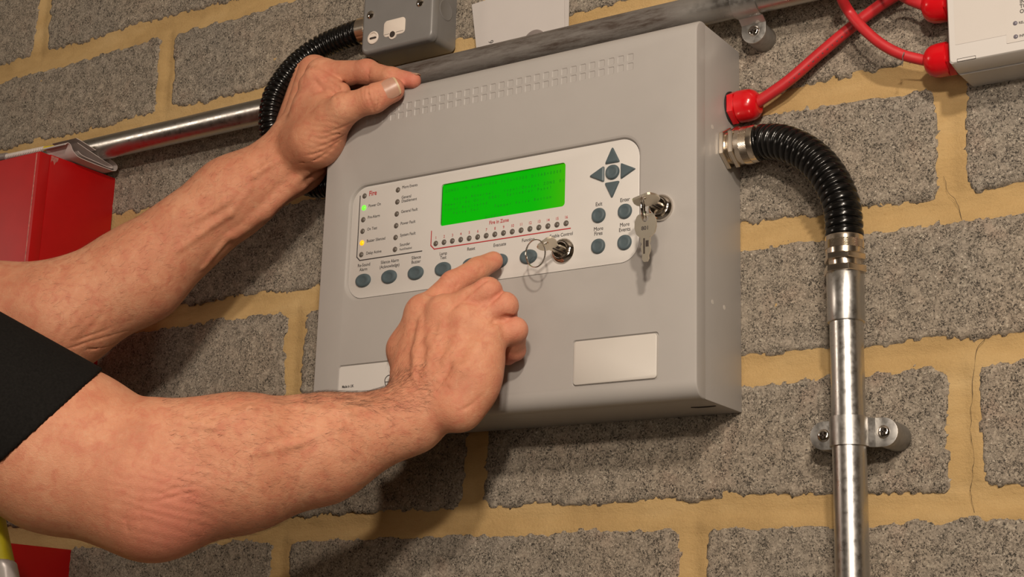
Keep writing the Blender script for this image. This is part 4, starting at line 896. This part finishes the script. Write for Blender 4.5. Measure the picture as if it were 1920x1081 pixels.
for pts in ([(812, 618), (806, 640), (822, 668), (815, 705)], [(870, 640), (852, 660), (858, 690), (838, 722)], [(560, 760), (470, 768), (400, 800), (330, 790)], [(640, 800), (560, 830), (470, 850)], [(700, 760), (650, 775), (600, 770)],
            [(520, 300), (470, 330), (420, 380), (350, 420)], [(580, 330), (520, 375), (430, 440), (380, 500)], [(470, 350), (430, 400), (330, 470)]): along(pts, 2.2, 5, 1.75)
along([(602, 318), (560, 345), (500, 395), (440, 440)], 5.0, 8, 2.5)                                       # wrist tendon
along([(575, 322), (530, 360), (470, 410)], 4.0, 7, 2.2)
for pts in ([(852, 522), (858, 532), (852, 542)], [(842, 524), (848, 534), (843, 544)], [(896, 495), (902, 503), (899, 511)], [(704, 165), (712, 184), (708, 206)], [(688, 168), (694, 190), (702, 210)], [(697, 170), (702, 188), (700, 205)],
            [(664, 228), (640, 240), (610, 250)], [(660, 238), (632, 252), (600, 262)], [(652, 248), (625, 266), (590, 278)], [(642, 260), (610, 282), (575, 292)], [(628, 274), (600, 296), (560, 306)],
            [(600, 168), (612, 182), (632, 186)], [(585, 150), (596, 172), (618, 188)], [(684, 120), (692, 130), (690, 150)], [(730, 138), (735, 146), (732, 156)],
            [(765, 722), (800, 718), (840, 725)], [(762, 730), (800, 730), (835, 740)], [(905, 740), (880, 762), (860, 770)],
            [(120, 655), (170, 640), (240, 620)], [(110, 665), (165, 655), (225, 640)], [(135, 640), (190, 622), (250, 600)], [(245, 945), (235, 975), (240, 1000)], [(268, 930), (262, 955), (262, 985)], [(300, 925), (330, 915), (380, 905)], [(290, 940), (330, 930), (370, 922)]):
    along(pts, 0.9, 1.6, -0.15, -1, 0.5)
for pts in ([(846, 580), (872, 553), (898, 532), (916, 523)], [(888, 590), (906, 577), (930, 556), (945, 545)], [(915, 612), (928, 602), (950, 594), (970, 588)], [(598, 134), (612, 149), (634, 164), (650, 172)], [(590, 150), (603, 168), (622, 180)], [(640, 152), (660, 161), (690, 158)]):
    along(pts, 2.0, 1.8, -0.2, -1, 0.5)
V, Q = skin_mesh(skin, 1.4)
me = np_mesh('body', V, Q)
SPOTS = [(RP['ip'], 11, .8), (RP['mp'], 12, .8), (RP['rp'], 12, .8), (RP['lp'], 11, .9), (RP['it'], 12, .6), (RP['im'], 14, .4), (RP['mm'], 14, .4), (RP['rm'], 14, .35), (RP['lt'], 14, .9), (RP['ld'], 12, .7), (AD(305, 965, 1165), 34, 1.0), (AD(345, 925, 1160), 30, .4),
         (tTIP, 14, .5), (tIP, 12, .5), (iTIP, 16, 1.0), (iPIP, 14, .5), (A(605, 170, -95), 18, .8), (WL, 22, .25), (HB, 22, .3)]
rd_a = np.zeros(len(V))
for c, r_, a_ in SPOTS: rd_a += a_*np.exp(-np.sum((V-c)**2, 1)/(r_*r_))
wr_a = np.zeros(len(V))
def wrinkles(c, rad, d, wl, amp):
    global wr_a
    q = V-np.asarray(c); d = unit(d); ph = q@d/wl*2*math.pi+1.8*noise2(V[:, 0]/9, V[:, 2]/9, 31); wr_a = wr_a+amp*np.sin(ph)*np.exp(-np.sum(q*q, 1)/(rad*rad))
wrinkles(A(625, 262, -110), 26, (0.2, 0.0, 1.0), 5.0, 0.5); wrinkles(tIP+np.array([0, -9, 2]), 11, tTIP-tMCP, 4.2, 0.5); wrinkles(RP['ip']+np.array([0, -9, 4]), 9, RP['it']-RP['im'], 4.0, 0.6)
wrinkles(HB+np.array([0, -24, 10]), 26, HB-WR, 5.5, 0.5); wrinkles(AD(170, 640, 1400), 45, FL2-EL+np.array([40, 0, -120]), 6.5, 0.6); wrinkles(AD(320, 930, 1140), 42, (0.2, 0.1, 1), 7.0, 0.5)
person = thing('person', (MID[0], MID[1], -430), 'person in black shirt with bare forearms gripping panel corner and pressing a keypad button', 'person')
for nm, arr in (('redness', np.clip(rd_a, 0, 1)), ('wrinkle', wr_a*0.5+0.5)):
    at_ = me.attributes.new(nm, 'FLOAT', 'POINT'); at_.data.foreach_set('value', arr.astype(np.float32))
body = link('body', me, M['skin'], person, angle=180)
# ---- fingernails
def nail(c, t, nrm, L_, Wd, R_, nm='fingernail', lift=0.0):
    t = unit(t); nrm = unit(np.asarray(nrm)-t*(np.asarray(nrm)@t)); s_ = np.cross(t, nrm); V_, E_ = [], []; nu, nv = 12, 12; am = math.asin(min(.95, Wd/2/R_))
    def pt(u, v, lf):
        a = am*v*(1-0.16*max(0, -u)**3)
        uu = u*L_/2*(1-0.06*v*v-0.20*v**6) if u > 0 else u*L_/2*(1-0.25*v*v-0.25*v**6)
        rr = R_*(1.0-0.05*max(0, u)**2)+lf
        return np.asarray(c)+t*uu+s_*(rr*math.sin(a))+nrm*(rr*math.cos(a))
    G = [[pt(-1+2*i/nu, -1+2*j/nv, lift) for j in range(nv+1)] for i in range(nu+1)]; G2_ = [[pt(-1+2*i/nu, -1+2*j/nv, lift-0.8) for j in range(nv+1)] for i in range(nu+1)]
    V_ = [p for r in G for p in r]+[p for r in G2_ for p in r]; w_ = nv+1; n0 = (nu+1)*w_
    Fc = [(i*w_+j, i*w_+j+1, (i+1)*w_+j+1, (i+1)*w_+j) for i in range(nu) for j in range(nv)]
    bd = [(0, j) for j in range(nv)]+[(i, nv) for i in range(nu)]+[(nu, j) for j in range(nv, 0, -1)]+[(i, 0) for i in range(nu, 0, -1)]; bi = [a*w_+b_ for a, b_ in bd]
    Fc += [(bi[i], bi[(i+1) % len(bi)], bi[(i+1) % len(bi)]+n0, bi[i]+n0) for i in range(len(bi))]
    n_ = part(nm, MB().add(V_, Fc), M['nail'], person, angle=50)
    ed = MB(); rows_ = [[pt(0.84+0.2*i/3, -0.92+1.84*j/nv, lift+0.12) for j in range(nv+1)] for i in range(4)]; ed.add([p for r in rows_ for p in r], [(i*w_+j, i*w_+j+1, (i+1)*w_+j+1, (i+1)*w_+j) for i in range(3) for j in range(nv)])
    part('nail_edge', ed, M['nail_edge'], n_, angle=50); return n_
tv = unit(tTIP-tIP); toC = unit(CAM-tTIP)
nail(tTIP-tv*1.2, tv, toC+np.array([-0.12, 0.0, 0.22]), 16.5, 18.0, 11.6, lift=0.25)
nail(iTIP+unit(iTIP-iDIP)*1.0, iTIP-iDIP, (0.1, -0.15, 1.0), 8, 8.5, 7.3, lift=0.0)
# ---- forearm hair
def hairs(spec, n, seedv):
    rg = np.random.default_rng(seedv); hb = MB(); V_ = []; F_ = []
    me_n = np.empty(len(V)*3, np.float32); body.data.vertex_normals.foreach_get('vector', me_n); NR = me_n.reshape(-1, 3)
    for (a, b, rr), cnt in zip(spec, n):
        ab = b-a; t = (V-a)@ab/(ab@ab); q = V-a-np.clip(t, 0, 1)[:, None]*ab; ok = np.where((t > 0) & (t < 1) & (np.linalg.norm(q, axis=1) < rr))[0]
        d0 = unit(ab)
        for i in rg.choice(ok, cnt):
            nn = NR[i]; tg = d0+rg.normal(0, .30, 3)+np.array([0, 0, -0.25]); tg = unit(tg-nn*(tg@nn)); L_ = rg.uniform(4, 11); p = V[i]-nn*0.3; w0 = rg.uniform(.035, .06); sd_ = np.cross(nn, tg); cur = rg.normal(0, .25)
            base_i = len(V_)
            for k in range(5):
                u = k/4; c_ = p+tg*L_*u+nn*(L_*0.42*u*(1-0.55*u))+sd_*(L_*cur*u*u); w_ = w0*(1-.75*u)
                V_ += [c_+nn*w_, c_-nn*w_*.5+sd_*w_*.87, c_-nn*w_*.5-sd_*w_*.87]
            for k in range(4):
                o_ = base_i+3*k; F_ += [(o_, o_+1, o_+4, o_+3), (o_+1, o_+2, o_+5, o_+4), (o_+2, o_, o_+3, o_+5)]
    o = link('arm_hair', np_mesh('arm_hair', np.array(V_), np.array(F_)), M['hair'], person, angle=180); o['kind'] = 'stuff'
hairs([(AD(330, 880, 1195), WR, 70), (EL, WL, 66), (A(778, 725, -146), A(850, 640, -146), 45), (AD(560, 752, 1214), A(800, 738, -158), 24)], [4200, 2400, 260, 1500], 5)
# ---- black T-shirt
hT, hN, hB = AD(185, 700, 1212), AD(59, 813, 1140), AD(-45, 905, 1212); hn = np.cross(hN-hT, hB-hT); hn = hn*np.sign(hn@(ER-SR)); hc_ = (hT+hB)/2
CH, WA, HP = MID-ZV*110, MID-ZV*330-FW*6, MID-ZV*500
AXE = unit(UR1-SR); ex = UR1+AXE*90
sleeve = [Cone(SR, ex, 76, 66.5, 10), Half(hc_, hn, ex-130, ex+130, 1.5)]
inner = [Cone(SR+AXE*140, ex+AXE*60, 63.5, 63.5, 2, op=-1)]
torso = [Cone(SR-LT*0-ZV*10, MID, 66, 74, 30), Cone(SL-ZV*10, MID, 66, 74, 30), Cone(MID-ZV*30, CH, 150, 178, 40, n=FW, sq=1.5), Cone(CH, WA, 178, 166, 40, n=FW, sq=1.4), Cone(WA, HP, 166, 176, 40, n=FW, sq=1.4)]
SLh = SL+(EL-SL)*0.50; lsl = [Cone(SL, SL+(EL-SL)*0.46, 74, 62, 10)]
Vs, Qs = skin_mesh(sleeve+inner+lsl+torso+[Half(HP-ZV*60, -ZV, HP-300, HP+300, 2), Cone(NK-ZV*20+FW*20, NK+ZV*60, 66, 74, 4, op=-1)], 3.0)
link('shirt', np_mesh('shirt', Vs, Qs), M['shirt'], person, angle=180)
# ---- safety vest worn open over the shirt
def vest_prims(g, z0, z1):
    fa, fb_, fc_ = MID-LT*95+FW*136, MID-LT*95+FW*195, MID-LT*95+FW*206; fa[2], fb_[2], fc_[2] = -60, -250, -560; fn = FW+ZV*0.28
    lo_, hi_ = MID-np.array([400, 400, 700]), MID+np.array([400, 400, 300])
    return [Cone(MID-ZV*30, CH, 152+g, 182+g, 40, n=FW, sq=1.45), Cone(CH, WA, 182+g, 176+g, 40, n=FW, sq=1.35), Cone(WA, HP, 176+g, 186+g, 40, n=FW, sq=1.33), Cone(fa, fb_, 78+g*4, 84+g*4, 14, n=fn, sq=4.6), Cone(fb_, fc_, 84+g*4, 88+g*4, 14, n=FW, sq=4.6),
            Half((0, 0, z0), (0, 0, -1), lo_, hi_, 1.5), Half((0, 0, z1), (0, 0, 1), lo_, hi_, 1.5)]
vs_ = vest_prims(0, -520, 10)+[Cone(MID+LT*s_*95-FW*90-ZV*60, MID+LT*s_*95+ZV*72, 26, 26, 8) for s_ in (1, -1)]+[Cone(MID+LT*s_*95+FW*95-ZV*60, MID+LT*s_*95+ZV*72, 26, 26, 8) for s_ in (1, -1)]
Vs, Qs = skin_mesh(vs_, 4.0); vest = link('safety_vest', np_mesh('safety_vest', Vs, Qs), M['vest'], person, angle=180)
for z0, z1 in ((-190, -134), (-400, -344)):
    Vs, Qs = skin_mesh(vest_prims(1.2, z0, z1), 3.0); link('reflective_strip', np_mesh('reflective_strip', Vs, Qs), M['strip'], vest, angle=60)
# ---- short hair, brows and eyes
hp = [Ell(HD+ZV*16-FW*10, (81, 101, 109), (LT, FW, ZV), 10), Half(HD+FW*40+ZV*38, FW*0.80-ZV*0.62, HD-150, HD+150, 6), Half(HD-ZV*62, -ZV-FW*0.25, HD-150, HD+150, 6)]
Vs, Qs = skin_mesh(hp, 3.0); link('hair', np_mesh('hair', Vs, Qs), M['headhair'], person, angle=180)
for s_ in (1, -1):
    c = HD+LT*30*s_+ZV*4+FW*83; mb = MB(); lathe(mb, c, FW, [(12.5*math.sin(a), -12.5*math.cos(a)) for a in np.linspace(0.05, math.pi-0.05, 12)], 20); e_ = part('eye', mb, M['fuse'], person)
    part('iris', lathe(MB(), c, FW, [(5.4, 11.4), (5.0, 12.4), (2, 12.9), (.1, 12.95)], 16), M['headhair'], e_)
    br, _s = spline([HD+LT*s_*14+ZV*25+FW*92, HD+LT*s_*30+ZV*30+FW*89, HD+LT*s_*46+ZV*25+FW*78], 3); part('eyebrow', tube(MB(), br, 3.6, 8), M['headhair'], person)
